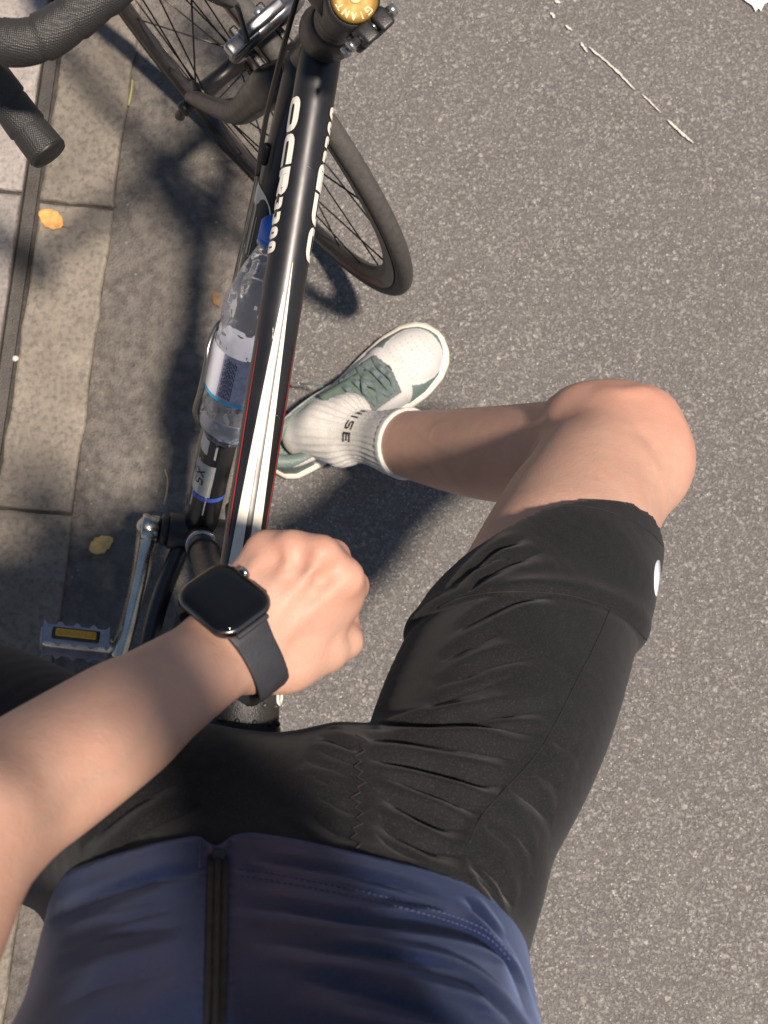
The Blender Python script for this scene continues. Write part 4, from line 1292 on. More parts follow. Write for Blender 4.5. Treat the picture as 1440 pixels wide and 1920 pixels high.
# right arm, raised to hold the phone
EL_R = A_([.040, -.205, 1.262]); WR_R = A_([.052, -.112, 1.565])
V.cap(SH_R, EL_R, .050, .040, .03); V.chain([EL_R, EL_R * .65 + WR_R * .35, WR_R], [.040, .041, .027], .02)
PH = A_([-.020, -.058, 1.668])              # middle of the phone
V.cap(WR_R, A_([.050, -.075, 1.630]), .026, .024, .015); V.cap(A_([.045, -.060, 1.632]), A_([.050, -.110, 1.625]), .019, .019, .015)
for i, y in enumerate((-.035, -.060, -.085, -.108)):    # four fingers under the back of the phone, clear of the lens
    k = (.95, 1.0, .95, .80)[i]
    V.chain([A_([.040, y, 1.640]), A_([.012, y - .004, 1.6505 ]), A_([.012 - .030 * k, y - .008, 1.6530]), A_([.012 - .052 * k, y - .010, 1.6540])], [.0098, .0090, .0082, .0070], .004)
V.chain([A_([.055, -.085, 1.645]), A_([.045, -.050, 1.683]), A_([.018, -.030, 1.690]), A_([-.004, -.020, 1.690])], [.014, .011, .0095, .008], .008)
# left upper arm and forearm
V.cap(SH_L, EL, .050, .040, .03)
fd = nrm(EL - WR)
fs = nrm(np.cross(fd, [0, 0, 1]))          # across the forearm (horizontal)
fn = np.cross(fs, fd)
if fn[2] < 0: fn = -fn
def fp(t, s=0.0, u=0.0): return WR + (EL - WR) * t + fs * s + fn * u
for sgn in (-1, 1):
    V.tube([fp(-.02, sgn * .0105), fp(.12, sgn * .0105), fp(.30, sgn * .0110, -.001), fp(.55, sgn * .012, -.004), fp(.80, sgn * .012, -.004), fp(1.0, sgn * .006, 0)],
            [.0172, .0172, .0188, .0208, .0215, .0216], .020)
V.cap(fp(.45, 0, -.008), fp(.85, 0, -.010), .018, .018, .03)
V.cap(fp(.06, .0165 * np.sign(fs @ A_([-1, 1, 0])), .009), fp(.02, .0165 * np.sign(fs @ A_([-1, 1, 0])), .008), .0085, .0085, .012)
# left hand: a fist over the saddle nose
J = {5: [(498, 1031, .921), (506, 1026, .888), (528, 1052, .869), (552, 1082, .876)],
     4: [(548, 1031, .933), (566, 1027, .896), (590, 1057, .872), (600, 1092, .876)],
     3: [(602, 1042, .938), (625, 1042, .899), (638, 1076, .873), (630, 1112, .875)],
     2: [(645, 1084, .928), (662, 1098, .886), (652, 1136, .868), (628, 1158, .874)]}
CARP = {5: (432, 1132, .934), 4: (452, 1156, .938), 3: (474, 1182, .938), 2: (494, 1206, .934)}
fr = {5: (.0088, .0080, .0072, .0062), 4: (.0095, .0087, .0078, .0068), 3: (.0100, .0092, .0082, .0070), 2: (.0100, .0092, .0082, .0070)}
KN = []
for q in (5, 4, 3, 2):
    P = [at(*p) for p in J[q]]; c = at(*CARP[q])
    V.cap(c, P[0], .0125, .0100, .012)
    V.cap(c - [0, 0, .012], P[0] - [0.0, 0, .012], .013, .0105, .014)
    V.cap(WR, c, .0165, .0130, .014)
    V.chain(P, fr[q], .0045)
    V.cap(P[0] + [0, 0, .0022], P[0] + [0, 0, .0022], .0110, .0110, .006)
    V.cap(P[1], P[1], fr[q][1] + .0008, k=.004)
    KN.append(P[0]); 
    # extensor tendon
    V.cap(c + [0, 0, .0108], P[0] + [0, 0, .0094], .0016, .0020, .0055)
V.cap(at(470, 1165, .918), at(590, 1090, .905), .019, .015, .02)
V.cap(at(500, 1205, .916), at(612, 1130, .902), .018, .015, .02)
# web between thumb and index, thumb
V.cap(at(545, 1215, .915), at(628, 1130, .908), .014, .011, .018)
V.chain([at(478, 1240, .926), at(545, 1236, .916), at(612, 1222, .902)], [.0155, .0155, .0125], .014)
V.chain([at(612, 1222, .902), at(648, 1203, .888), at(652, 1172, .876)], [.0120, .0105, .0085], .006)
V.cap(at(470, 1228, .930), at(520, 1240, .917), .015, .015, .014)
# tendon line to the thumb, small veins on the back of the hand
V.cap(at(510, 1222, .9365), at(590, 1180, .9275), .0014, .0012, .006)
VE = [[(520, 1085, .953), (545, 1072, .955), (575, 1075, .9555), (596, 1060, .955)], [(545, 1072, .955), (540, 1052, .950)], [(575, 1075, .9555), (592, 1105, .953), (622, 1102, .948)]]

# right leg
kd_ = nrm(KNEE_R - HIP_R)
V.tube([HIP_R, HIP_R + (KNEE_R - HIP_R) * .28, HIP_R + (KNEE_R - HIP_R) * .70, KNEE_R + (HIP_R - KNEE_R) * .10], [.056, .0730, .0705, .0610], .03)
V.cap(HIP_R + (KNEE_R - HIP_R) * .62 + A_([.012, .008, .014]), KNEE_R + A_([.008, .012, .010]), .058, .045, .03)
PAT = nrm(-(nrm(HIP_R - KNEE_R) + nrm(ANK_R - KNEE_R)))
V.cap(KNEE_R + A_([.004, .012, 0]), KNEE_R + A_([.004, .012, 0]), .055, k=.02)
V.cap(at(1164, 820, .545), at(1196, 838, .535), .044, .045, .02)
V.cap(at(1210, 788, .540), at(1220, 845, .530), .032, .036, .018)
V.cap(at(1092, 784, .515), at(1150, 780, .515), .031, .031, .02)
V.cap(at(1150, 900, .575), at(1200, 880, .555), .048, .046, .03)
V.tube([at(1110, 850, .505), at(960, 852, .385), at(862, 846, .288), at(762, 832, .190), at(702, 822, .135), ANK_R], [.0560, .0545, .0505, .0415, .0320, .0300], .03)

# tendon/hollow lines at the ankle and behind the knee

for sgn in (0,):
    V.cap(at(655, 778, .10), at(640, 835, .10), .026, .026, .014)
# right foot
FT = nrm(at(805, 660, .0) - at(530, 865, .0)); FSd = A_([-FT[1], FT[0], 0])
HEEL = at(540, 857, .0)
def ft(x, s=0, z=0): return HEEL + FT * x + FSd * s + A_([0, 0, z])
V.chain([ft(.030, 0, .050), ft(.09, 0, .055), ft(.15, 0, .042), ft(.21, 0, .032)], [.020, .024, .024, .014], .02)
V.cap(ANK_R, ft(.095, 0, .055), .0285, .026, .02)
V.cap(ANK_R, ft(.035, 0, .058), .028, .0255, .02)
# left leg, foot on the kerb side, out of the photo
LK_ = KNEE_L - HIP_L
V.tube([HIP_L, HIP_L + LK_ * .35, HIP_L + LK_ * .7, KNEE_L], [.054, .073, .0690, .060], .03)
ANK_L = A_([KNEE_L[0] - .06, KNEE_L[1] + .02, .10])
V.chain([KNEE_L, KNEE_L * .65 + ANK_L * .35 + [0, -.012, 0], ANK_L], [.058, .055, .031], .02)
FTL = nrm(A_([-.35, 1, 0])); HEEL_L = ANK_L + FTL * -.055; HEEL_L[2] = .016
V.chain([HEEL_L + FTL * .02 + [0, 0, .055], HEEL_L + FTL * .16 + [0, 0, .045], HEEL_L + FTL * .225 + [0, 0, .035]], [.030, .030, .024], .02)

# surface features of the hand, arm and leg
for vv_ in VE:
    V.ridge(V.curve([(p[0], p[1]) for p in vv_], 0, 14), .0019, .0022, True)
V.ridge(V.curve([(606, 1046), (622, 1058), (640, 1066)], 0, 10), -.0014, .003)
V.ridge(V.curve([(552, 1040), (570, 1038), (585, 1034)], 0, 10), -.0014, .003)
V.ridge(V.curve([(505, 1036), (518, 1032), (530, 1028)], 0, 10), -.0010, .003)
for a_, b_ in (((522, 1022), (505, 1090)), ((575, 1030), (540, 1105)), ((625, 1056), (575, 1130))):
    V.ridge(V.curve([a_, ((a_[0] + b_[0]) / 2, (a_[1] + b_[1]) / 2), b_], 0, 14), -.0055, .0055, True, .5)
for q in ([(488, 1034), (465, 1082), (445, 1128)], [(546, 1036), (512, 1098), (470, 1155)], [(600, 1050), (552, 1112), (496, 1180)], [(642, 1092), (590, 1140), (525, 1200)]):
    V.ridge(V.curve(q, 0, 18), .0027, .0030, True, .35)
V.ridge(V.curve([(527, 1240), (548, 1216), (570, 1200), (598, 1192)], 0, 14), -.0020, .0034, True, .4)
V.ridge(V.curve([(600, 1236), (622, 1212), (640, 1180)], 0, 12), -.0012, .003, True, .4)
V.ridge(V.curve([(515, 1085), (530, 1072), (552, 1072)], 0, 12), -.0010, .0024, True, .4)
V.ridge(V.curve([(560, 1062), (590, 1052), (612, 1060)], 0, 12), -.0012, .0026, True, .4)
for k_i in range(3):
    V.ridge(V.curve([(628 + 8 * k_i, 1066 + 6 * k_i), (640 + 8 * k_i, 1078 + 6 * k_i), (646 + 8 * k_i, 1094 + 6 * k_i)], 0, 8), -.0008, .0016, True, .4)
VEIN_PX = [[(770, 800), (800, 826), (840, 850), (858, 880)], [(800, 826), (812, 800), (840, 790)], [(745, 852), (790, 868), (820, 900)], [(60, 1560), (150, 1480), (240, 1420), (300, 1330)]]
VEINS = [V.curve(q, 0, 18) for q in VEIN_PX]; HVEINS = [V.curve([(p[0], p[1]) for p in q], 0, 14) for q in VE]
for q in VEINS: V.ridge(q, .0006, .0026, True)
V.ridge(V.curve([(1000, 775), (1040, 770), (1078, 780), (1095, 810)], 0, 14), -.002, .014, True, .4)
V.ridge(V.curve([(990, 870), (1000, 820), (1030, 780)], 0, 14), -.003, .010, True, .4)
V.ridge(V.curve([(1120, 722), (1165, 735), (1215, 735), (1250, 770)], 0, 14), .0034, .010, True, .4)
V.ridge(V.curve([(1255, 760), (1285, 800), (1285, 850)], 0, 12), .0015, .008, True, .4)
V.ridge(V.curve([(1190, 800), (1225, 830), (1240, 880)], 0, 12), -.0034, .012, True, .4)
VV, FF = V.mesh(2)
body = make_obj('body', VV, FF, M_skin, person)
fl = np.zeros(len(VV))
for p, r in [(q, .017) for q in KN] + [(at(*J[q][1]), .014) for q in J] + [(at(1200, 760, .55), .07), (at(1270, 830, .55), .05), (at(652, 1180, .88), .012)]:
    fl = np.maximum(fl, np.exp(-((VV - p) ** 2).sum(1) / r ** 2))
set_attr(body, 'flush', fl)
ve = np.zeros(len(VV))
for q in VEINS + HVEINS:
    for p in spline(q, 60): ve = np.maximum(ve, np.exp(-((VV - p) ** 2).sum(1) / .0028 ** 2))
set_attr(body, 'vein', ve)
# hair, as a cap of short strands on the scalp
hv = Vol(axis_pts((-.17, .07, .006)), axis_pts((-.46, -.16, .006)), axis_pts((1.52, 1.76, .006)))
hv.ell(HC + [0, -.018, .024], (.080, .095, .092), .02)
hv.cap(HC + [0, .12, -.055], HC + [0, .12, -.055], .125, k=.01, cut=True)
for i in range(160):
    a = rng.uniform(0, 2 * math.pi); b = rng.uniform(.1, 1.5)
    d = A_([math.cos(a) * math.sin(b), math.sin(a) * math.sin(b), math.cos(b)])
    if d[1] > .75 and d[2] < .5: continue
    p = HC + [0, -.018, .024] + d * A_([.080, .095, .092]); hv.cap(p, p + d * .004 + A_([0, .012, -.006]), .005, .003, .006)
hvv, hff = hv.mesh(1)
make_obj('hair', hvv, hff, simple('hair_black', (.010, .009, .008), .5, bump=.001, bscale=300), person)

# ---- shorts
S = Vol(axis_pts((-.70, -.28, .009), (-.28, .33, .0027), (.33, .40, .006)),
        axis_pts((-.42, -.16, .008), (-.16, .32, .0027)),
        axis_pts((.50, .56, .006), (.56, 1.0, .0027), (1.0, 1.06, .006)))
TH = KNEE_R - HIP_R
def th(t, off=(0, 0, 0)): return HIP_R + TH * t + A_(off)
S.tube([HIP_R, th(.28), th(.70), th(.92)], [.069, .0840, .0765, .0690], .018)
S.cap(th(.55, (.010, .006, .014)), th(.93, (.008, .010, .012)), .064, .054, .03)
S.tube([HIP_L, HIP_L + LK_ * .35, HIP_L + LK_ * .7, HIP_L + LK_ * .93], [.062, .0830, .0760, .066], .03)
S.cap(PEL + [0, -.080, -.005], [TX, -.245, 1.02], .093, .096, .05)
for sx in (-1, 1): S.cap(A_([TX + LX[sx], PEL[1] - .075 + LOB[sx], .90]), A_([TX + LXU[sx], -.240 + LOU[sx], 1.02]), .086, .085, .05)
S.cap(at(465, 1560, .870), at(640, 1545, .885), .056, .064, .022)
# cut the leg openings and the waist
def cut_plane(vol, p, n):
    X, Y, Z = vol.ax[0][:, None, None], vol.ax[1][None, :, None], vol.ax[2][None, None, :]
    d = (X - p[0]) * n[0] + (Y - p[1]) * n[1] + (Z - p[2]) * n[2]
    return d
def plane3(vol, a, b, c):
    A0, B0, C0 = (vol.cast(*q) for q in (a, b, c)); n = nrm(np.cross(B0 - A0, C0 - A0))
    return A0, (n if n @ TH > 0 else -n)
hp_, hn_ = plane3(S, (938, 1000), (1085, 940), (1240, 1018))
print('hem plane', hp_, hn_, nrm(TH))
ha = cut_plane(S, hp_, hn_)
hb_ = cut_plane(S, HIP_L + LK_ * .69, nrm(LK_))
side = (S.ax[0] > -.05)[:, None, None]
hem_d = np.where(side, ha, hb_).astype(np.float32)
# gripper band: proud of the panel above it, with a stepped edge
bandc = [(822, 1140), (860, 1122), (920, 1111), (1000, 1110), (1070, 1117), (1130, 1136), (1180, 1166), (1212, 1200)]
bp_, bn_ = plane3(S, (838, 1132), (1040, 1111), (1200, 1186))
print('band plane', bp_, bn_)
bt = cut_plane(S, bp_, bn_)
near = (np.abs(S.D) < .02) & side & (hem_d < .01)
w_ = 1 / (1 + np.exp(np.clip(-bt / .0012, -30, 30)))
S.D -= np.where(near, .0026 * w_ + .0022 * np.exp(-((bt - .008) / .007) ** 2) - .0016 * np.exp(-((bt + .003) / .004) ** 2), 0).astype(np.float32)
S.D = np.maximum(S.D, hem_d)
S.D = np.maximum(S.D, (cut_plane(S, A_([0, 0, 1.03]), (0, 0, 1.0)) + np.zeros_like(S.D)).astype(np.float32))
CR_P = []
def fold(pts, amp, w, tail=.3, dx=0, dy=0):
    """a valley with a soft ridge beside it, along a curve read off the photograph"""
    P = S.curve([(x + dx, y + dy) for x, y in pts], 0, 20)
    CR_P.append((P, amp, w, tail))
FOLDS = [
 ([(690, 1356), (760, 1357), (860, 1349), (950, 1339), (1046, 1328)], .0048, .0042),
 ([(850, 1352), (900, 1356), (960, 1368), (1029, 1378)], .0036, .0036),
 ([(683, 1383), (740, 1386), (830, 1396), (917, 1412), (979, 1429)], .0028, .0040),
 ([(687, 1419), (758, 1431), (854, 1453), (905, 1464), (952, 1472)], .0056, .0046),
 ([(692, 1446), (771, 1472), (850, 1500), (902, 1527)], .0050, .0046),
 ([(692, 1477), (750, 1506), (812, 1538), (880, 1561)], .0060, .0056),
 ([(697, 1517), (733, 1555), (792, 1585), (872, 1608)], .0048, .0050),
 ([(700, 1560), (740, 1590), (800, 1620)], .0030, .0050),
 ([(953, 1474), (1000, 1505), (1036, 1542)], .0040, .0044),
 ([(908, 1529), (967, 1562), (1003, 1606)], .0040, .0044),
 ([(905, 1545), (950, 1580), (985, 1626)], .0034, .0040),
 ([(872, 1601), (917, 1634), (948, 1672), (962, 1700)], .0046, .0042),
 ([(880, 1618), (912, 1650), (940, 1690)], .0034, .0036),
 ([(890, 1642), (915, 1668), (935, 1700)], .0030, .0036),
 ([(1030, 1380), (1060, 1400), (1085, 1405)], .0026, .0040),
 ([(1000, 1445), (1030, 1462), (1050, 1482)], .0026, .0040),
 ([(680, 1412), (640, 1394), (596, 1376)], .0030, .0040),
 ([(678, 1436), (630, 1418), (585, 1400)], .0034, .0042),
 ([(675, 1462), (620, 1440), (565, 1420)], .0034, .0046),
 ([(672, 1490), (620, 1470), (575, 1448)], .0028, .0046),
 ([(668, 1530), (620, 1504), (580, 1478)], .0032, .0046),
 ([(664, 1575), (610, 1545), (560, 1500)], .0028, .0050),
 ([(850, 1185), (924, 1143), (975, 1122), (1036, 1118)], .0026, .0046),
 ([(822, 1240), (880, 1210), (943, 1186)], .0018, .0050),
 ([(812, 1292), (880, 1264), (943, 1242), (1045, 1224)], .0022, .0050),
 ([(800, 1328), (850, 1306), (905, 1289), (990, 1258)], .0022, .0050),
 ([(846, 1104), (890, 1062), (930, 1030), (985, 1008)], .0026, .0050),
 ([(858, 1122), (900, 1085), (960, 1052), (1020, 1032)], .0026, .0054),
 ([(890, 1072), (930, 1050), (965, 1040)], .0018, .0050),
 ([(150, 1590), (200, 1540), (260, 1500), (330, 1470)], .0030, .0070),
 ([(230, 1580), (300, 1540), (380, 1510)], .0026, .0070),
]
for p, a, w in FOLDS: fold(p, a * (.75 if p[0][0] > 870 and p[0][1] > 1370 else 1.3 if p[0][1] > 1340 else 1.6), w * 1.0)
S.ridge(S.curve([(905, 1530), (880, 1565), (865, 1600)], 0, 10), .002, .004)
SV, SF = S.mesh(1)
SV, SF = subdivide(SV, SF, 2)
SN = vnormals(SV, SF); dsp = np.zeros(len(SV))
for P, a, w, tl_ in CR_P: dsp += crease(SV, SN, P, a, w, tl_)
wob = .00012 * np.sin(SV[:, 0] * 190 + 9 * np.sin(SV[:, 1] * 60)) * np.sin(SV[:, 1] * 170 + 8 * np.sin(SV[:, 0] * 50))
SV = relax(SV + SN * (dsp + wob)[:, None], SF, 1)
shorts = make_obj('shorts', SV, SF, M_short, person)
from mathutils.bvhtree import BVHTree
class Cloth:
    """finished cloth surface that seams and stitches are laid on"""
    def __init__(s, V_, F_): s.b = BVHTree.FromPolygons(V_.tolist(), F_.tolist())
    def cast(s, px, py, off=0.0):
        p0 = at(px, py, 1.5); d = nrm(at(px, py, 0.0) - p0)
        h = s.b.ray_cast(Vector(p0), Vector(d))
        return None if h[0] is None else A_(h[0]) - d * off
    def curve(s, pix, off=0.0, n=24):
        out = [s.cast(q[0], q[1], off) for q in spline(np.array(pix, float), n)]
        return A_([p for p in out if p is not None])
SB_ = Cloth(SV, SF)
def seam(vol, pix, r, mat, parent, name='seam', n=60, off=0.0):
    P = vol.curve(pix, off, n)
    return MB().sweep(P, r, 6).build(name, mat, parent)
seam(SB_, [(1145, 1140), (1120, 1200), (1085, 1270), (1050, 1340), (1020, 1395), (985, 1440), (940, 1487), (900, 1535), (880, 1580)], .0006, M_seam, shorts)
seam(SB_, bandc, .0007, M_seam, shorts, n=60)
zz = []
for i in range(23):
    t = i / 22; zz.append((676 + (8 if i % 2 else -8) * (1 if i % 4 < 2 else .7) + 6 * math.sin(i * .9) - 8 * t, 1380 + 212 * t))
P = np.array([p for q in zz for p in [SB_.cast(q[0], q[1], .0003)] if p is not None])
MB().sweep(P, .0006, 6).build('seam', simple('seam_brown', (.030, .022, .020), .8), shorts)
seam(SB_, [(955, 985), (1010, 958), (1085, 948), (1160, 965), (1215, 995), (1243, 1024)], .0005, M_seam, shorts)
# small reflective oval on the outer edge of the leg band
lc = S.cast(1233, 1084, 0); ln = S.normal(lc)
la = nrm(np.cross(ln, np.cross(nrm(TH), ln)))
lb = np.cross(ln, la); v = [lc + ln * .0012]; f = []
for k in range(28):
    t = 2 * math.pi * k / 28
    q = lc + la * .0185 * math.cos(t) + lb * .0125 * math.sin(t)
    p = S.ray(q + ln * .02, -ln, .05); v.append((p if p is not None else q) + ln * .0006)
for k in range(28): f.append((0, 1 + k, 1 + (k + 1) % 28))
em = make_obj('leg_emblem', v, f, simple('reflective_white', (.72, .73, .80), .35), shorts)
md = em.modifiers.new('th', 'SOLIDIFY'); md.thickness = .0008

# ---- jersey
G = Vol(axis_pts((-.36, -.26, .009), (-.26, .14, .0034), (.14, .30, .007)),
        axis_pts((-.52, -.28, .009), (-.28, -.04, .0034), (-.04, .0, .006)),
        axis_pts((.80, .86, .005), (.86, 1.16, .0034), (1.16, 1.50, .009)))
G.cap(PEL + [0, -.075, -.005], [TX, -.262, 1.08], .0985, .1020, .05)
for sx in (-1, 1):
    G.cap(A_([TX + LX[sx], PEL[1] - .075 + LOB[sx], .88]), A_([TX + LXU[sx], -.255 + LOU[sx], 1.08]), .0905, .0905, .05)
    G.cap(A_([TX + LXU[sx], -.255 + LOU[sx], 1.08]), A_([TX + sx * .075, -.340, 1.31]), .0905, .088, .05)
G.cap(SH_L + [.02, 0, 0], SH_R - [.02, 0, 0], .059, .059, .05)
G.cap(SH_L, SH_L + (EL - SH_L) * .55, .059, .052, .03); G.cap(SH_R, SH_R + (EL_R - SH_R) * .55, .059, .052, .03)
G.cap([TX, -.352, 1.40], [TX, -.345, 1.45], .062, .060, .03)
HEM = [(-400, 1760), (60, 1655), (100, 1640), (200, 1606), (300, 1578), (372, 1566), (405, 1590), (436, 1566), (470, 1560), (560, 1574), (700, 1606), (800, 1629), (880, 1656), (930, 1684), (962, 1712), (990, 1745), (1500, 2300)]
X, Y, Z = np.meshgrid(G.ax[0], G.ax[1], G.ax[2], indexing='ij')
gx, gy = to_px(np.stack([X, Y, Z], -1))
hd = (np.interp(gx, [p[0] for p in HEM], [p[1] for p in HEM]) - gy) * (np.maximum(H - Z, .1) / FPX) * .9
hd = np.maximum(hd, .835 - Z)
hd = np.where(Z > 1.15, -1, hd)
GC_P = []
def gfold(pts, amp, w, tail=.3):
    GC_P.append((G.curve(pts, 0, 26), amp * .72, w * .85, tail))
GF = [
 ([(430, 1700), (542, 1706), (667, 1727), (833, 1744), (905, 1764), (958, 1815), (988, 1905)], .0052, .0062),
 ([(470, 1768), (562, 1772), (708, 1802), (875, 1839), (940, 1890), (965, 1930)], .0038, .0072),
 ([(560, 1835), (700, 1868), (840, 1912)], .0030, .0085),
 ([(470, 1612), (560, 1625), (700, 1650), (840, 1690)], .0026, .0050),
 ([(870, 1680), (905, 1720), (945, 1770)], .0030, .0050),
 ([(90, 1720), (180, 1690), (280, 1655), (360, 1640)], .0036, .0060),
 ([(90, 1800), (200, 1760), (350, 1735)], .0030, .0080),
 ([(100, 1890), (220, 1840), (360, 1815)], .0026, .0090),
 ([(600, 1775), (760, 1800), (880, 1822)], .0022, .0036),
 ([(110, 1762), (230, 1728), (330, 1705)], .0020, .0036),
 ([(640, 1880), (760, 1900), (900, 1935)], .0024, .0050),
 ([(250, 1720), (262, 1800), (255, 1900)], .0022, .0080),
]
for p, a, w in GF: gfold(p, a * (.45 if p[0][0] < 300 else 1), w)
# stitched hem: a slightly raised band below a pressed line
HS_R = [(450, 1628), (525, 1640), (646, 1664), (750, 1689), (854, 1719), (917, 1748), (958, 1790)]
HS_L = [(95, 1716), (160, 1690), (230, 1664), (300, 1645), (365, 1634)]
for q in (HS_R, HS_L): G.ridge(G.curve(q, 0, 26), -.0022, .0022, False)
G.ridge(G.curve([(407, 1590), (406, 1700), (404, 1820), (402, 1915)], 0, 20), -.0030, .0050, False)
for q in ([(385, 1575), (384, 1700), (381, 1915)], [(430, 1572), (429, 1700), (426, 1915)]): G.ridge(G.curve(q, 0, 20), .0016, .0030, False)
G.D = np.maximum(G.D, hd.astype(np.float32))
for sh, e in ((SH_L, EL), (SH_R, EL_R)):
    p = sh + (e - sh) * .50; n = nrm(e - sh); d = cut_plane(G, p, n)
    far = ((X - p[0]) ** 2 + (Y - p[1]) ** 2 + (Z - p[2]) ** 2) < .11 ** 2
    G.D = np.where(far, np.maximum(G.D, d), G.D).astype(np.float32)
GV, GFc = G.mesh(1)
GV, GFc = subdivide(GV, GFc, 1)
GN = vnormals(GV, GFc); dsp = np.zeros(len(GV))
for P, a, w, tl_ in GC_P: dsp += crease(GV, GN, P, a, w, tl_, .65, 2.4)
GV = relax(GV + GN * dsp[:, None], GFc, 1)
jersey = make_obj('jersey', GV, GFc, M_jersey, person)
def surf_strip(vol, left, right, off, name, mat, parent, n=40, m=5):
    L_ = spline(np.array(left, float), n); R_ = spline(np.array(right, float), n); v = []; f = []; k = min(len(L_), len(R_))
    rows = []
    for i in range(k):
        row = []
        for j in range(m + 1):
            q = L_[i] + (R_[i] - L_[i]) * j / m; p = vol.cast(q[0], q[1], off)
            row.append(p)
        if all(x is not None for x in row): rows.append(row)
    for r in rows: v += r
    for i in range(len(rows) - 1):
        for j in range(m): a = i * (m + 1) + j; f.append((a, a + m + 1, a + m + 2, a + 1))
    o = make_obj(name, v, f, mat, parent)
    return o
zt = surf_strip(G, [(390, 1600), (388, 1700), (385, 1820), (382, 1960)], [(428, 1596), (427, 1700), (424, 1820), (421, 1960)], .0012, 'zip_tape', M_zip, jersey)
zp_ = G.cast(410, 1606, .003)
zb_ = MB(); zb_.box(zp_, (.0075, .0095, .0032), None, .0010); zb_.build('zip_slider', simple('zip_metal', (.03, .03, .032), .4, .6), jersey)
zc = G.curve([(409, 1600), (407, 1700), (405, 1820), (401, 1960)], .0022, 40)
MB().sweep(zc, .0016, 8, sq=.8).build('zip_coil', M_zip, jersey)
def stitches(vol, pix, off, name, parent, mat, L=.0020, gap=.0012, r=.00026):
    P = vol.curve(pix, off, 120)
    if len(P) < 3: return
    d = np.concatenate([[0], np.cumsum(np.linalg.norm(np.diff(P, axis=0), axis=1))]); m = MB(); s = 0
    f = lambda t: A_([np.interp(t, d, P[:, k]) for k in range(3)])
    while s + L < d[-1]: m.sweep([f(s), f(s + L)], r, 5); s += L + gap
    o = m.build(name, mat, parent); o['kind'] = 'stuff'
GB_ = Cloth(GV, GFc)
stitches(GB_, HS_R, .0004, 'hem_stitching', jersey, M_stitch)
stitches(GB_, [(x, y + 12) for x, y in HS_R], .0008, 'hem_stitching', jersey, M_stitch)
stitches(GB_, [(375, 1575), (374, 1632)], .0008, 'hem_stitching', jersey, M_stitch)

# ---- sock
K = Vol(axis_pts((-.20, .14, .0022)), axis_pts((.22, .50, .0022)), axis_pts((.0, .27, .0022)))
CUF = at(772, 828, .192)
CUD = nrm(at(800, 838, .225) - at(700, 822, .133))
KX, KY, KZ = np.meshgrid(*K.ax, indexing='ij')
K.D = (V.sample(np.stack([KX, KY, KZ], -1).reshape(-1, 3)).reshape(KX.shape) - .0036).astype(np.float32)
dcut = cut_plane(K, CUF, CUD)
AXD = CUD
kc = A_([1., 0, 0]) - AXD * AXD[0]; kc = nrm(np.cross(AXD, [0, 0, 1])); kb = np.cross(AXD, kc)
def sock_ang(P): r = P - CUF; return np.arctan2(r @ kb, r @ kc)
ang = np.arctan2((KX - CUF[0]) * kb[0] + (KY - CUF[1]) * kb[1] + (KZ - CUF[2]) * kb[2], (KX - CUF[0]) * kc[0] + (KY - CUF[1]) * kc[1] + (KZ - CUF[2]) * kc[2])
ribs = np.cos(ang * 36)
upper = np.clip((dcut + .19) / .06, 0, 1) * (dcut < -.012)
K.D -= (.00085 * ribs * upper * 1.5 + .0009 * (dcut > -.0115) * (dcut < .02)).astype(np.float32)
K.D = np.maximum(K.D, dcut.astype(np.float32))
KV, KF = K.mesh(0)
M_sock = fabric('sock_knit', (.50, .475, .43), .8, 800, .1)
sock = make_obj('sock', KV, KF, M_sock, person)
# word knitted round the cuff, read from the leg side
r_ = K.cast(652, 828, 0); SKA = float(sock_ang(r_[None])[0]); SKD = float((r_ - CUF) @ CUD)
def skmap(u, v):
    a = SKA + SKS * (u - SKL) / .036; d = SKD + (v - .006)
    dirv = kc * math.cos(a) + kb * math.sin(a); o = CUF + CUD * d
    p = V.ray(o + dirv * .07, -dirv, .07, .0056)
    return p if p is not None else o + dirv * .036
SKL = .0105 * 3 + .005 + 3 * .0032; SKS = 1.0
if to_px(skmap(SKL, 0))[1] < to_px(skmap(SKL - .015, 0))[1]: SKS = -1.0
M_print = simple('sock_print', (.012, .012, .012), .7)
# (word reads ENISE.. from the heel side; letters stand across the cuff)
lettering('sock_lettering', 'NISE', skmap, [.0105, .005, .0105, .0105], .0130, .0022, .0032, M_print, sock, step=.0018)

# ---- right shoe, modelled in its own frame: x from heel to toe, y to the wearer's left, z up
SHL = .302
shoe_o = at(512, 884, .0); shoe_t = at(826, 641, .0)
sx_ = nrm(shoe_t - shoe_o); sy_ = A_([-sx_[1], sx_[0], 0])
SHM = Matrix(((sx_[0], sy_[0], 0, 0), (sx_[1], sy_[1], 0, 0), (0, 0, 1, 0), (0, 0, 0, 1)))
HL = at(514, 880, 0)
def outline(x):
    """(left edge, right edge) half-outline of the sole at x for a right foot; left is the inner side"""
    xs = [0, .006, .02, .05, .10, .15, .20, .235, .265, .285, .296, .302]
    li = [.006, .022, .033, .038, .037, .040, .047, .050, .046, .036, .023, .004]
    lo = [.006, .022, .033, .039, .041, .046, .053, .054, .048, .037, .023, .004]
    return float(np.interp(x, xs, li)), float(np.interp(x, xs, lo))
M_mid = simple('midsole_cream', (.70, .63, .53), .6, var=.06, bump=.0004)
M_outs = simple('outsole_grey', (.36, .38, .34), .7)
M_wl = simple('white_leather', (.50, .485, .46), .55, var=.05, bump=.0006, bscale=500)
M_gl = simple('green_leather', (.115, .155, .138), .5, var=.12, scale=40, bump=.0008, bscale=350)
M_gd = simple('green_suede', (.110, .135, .130), .75, var=.15, scale=60, bump=.0007, bscale=500)
M_lace = fabric('lace_green', (.085, .112, .112), .75, 900, .1)
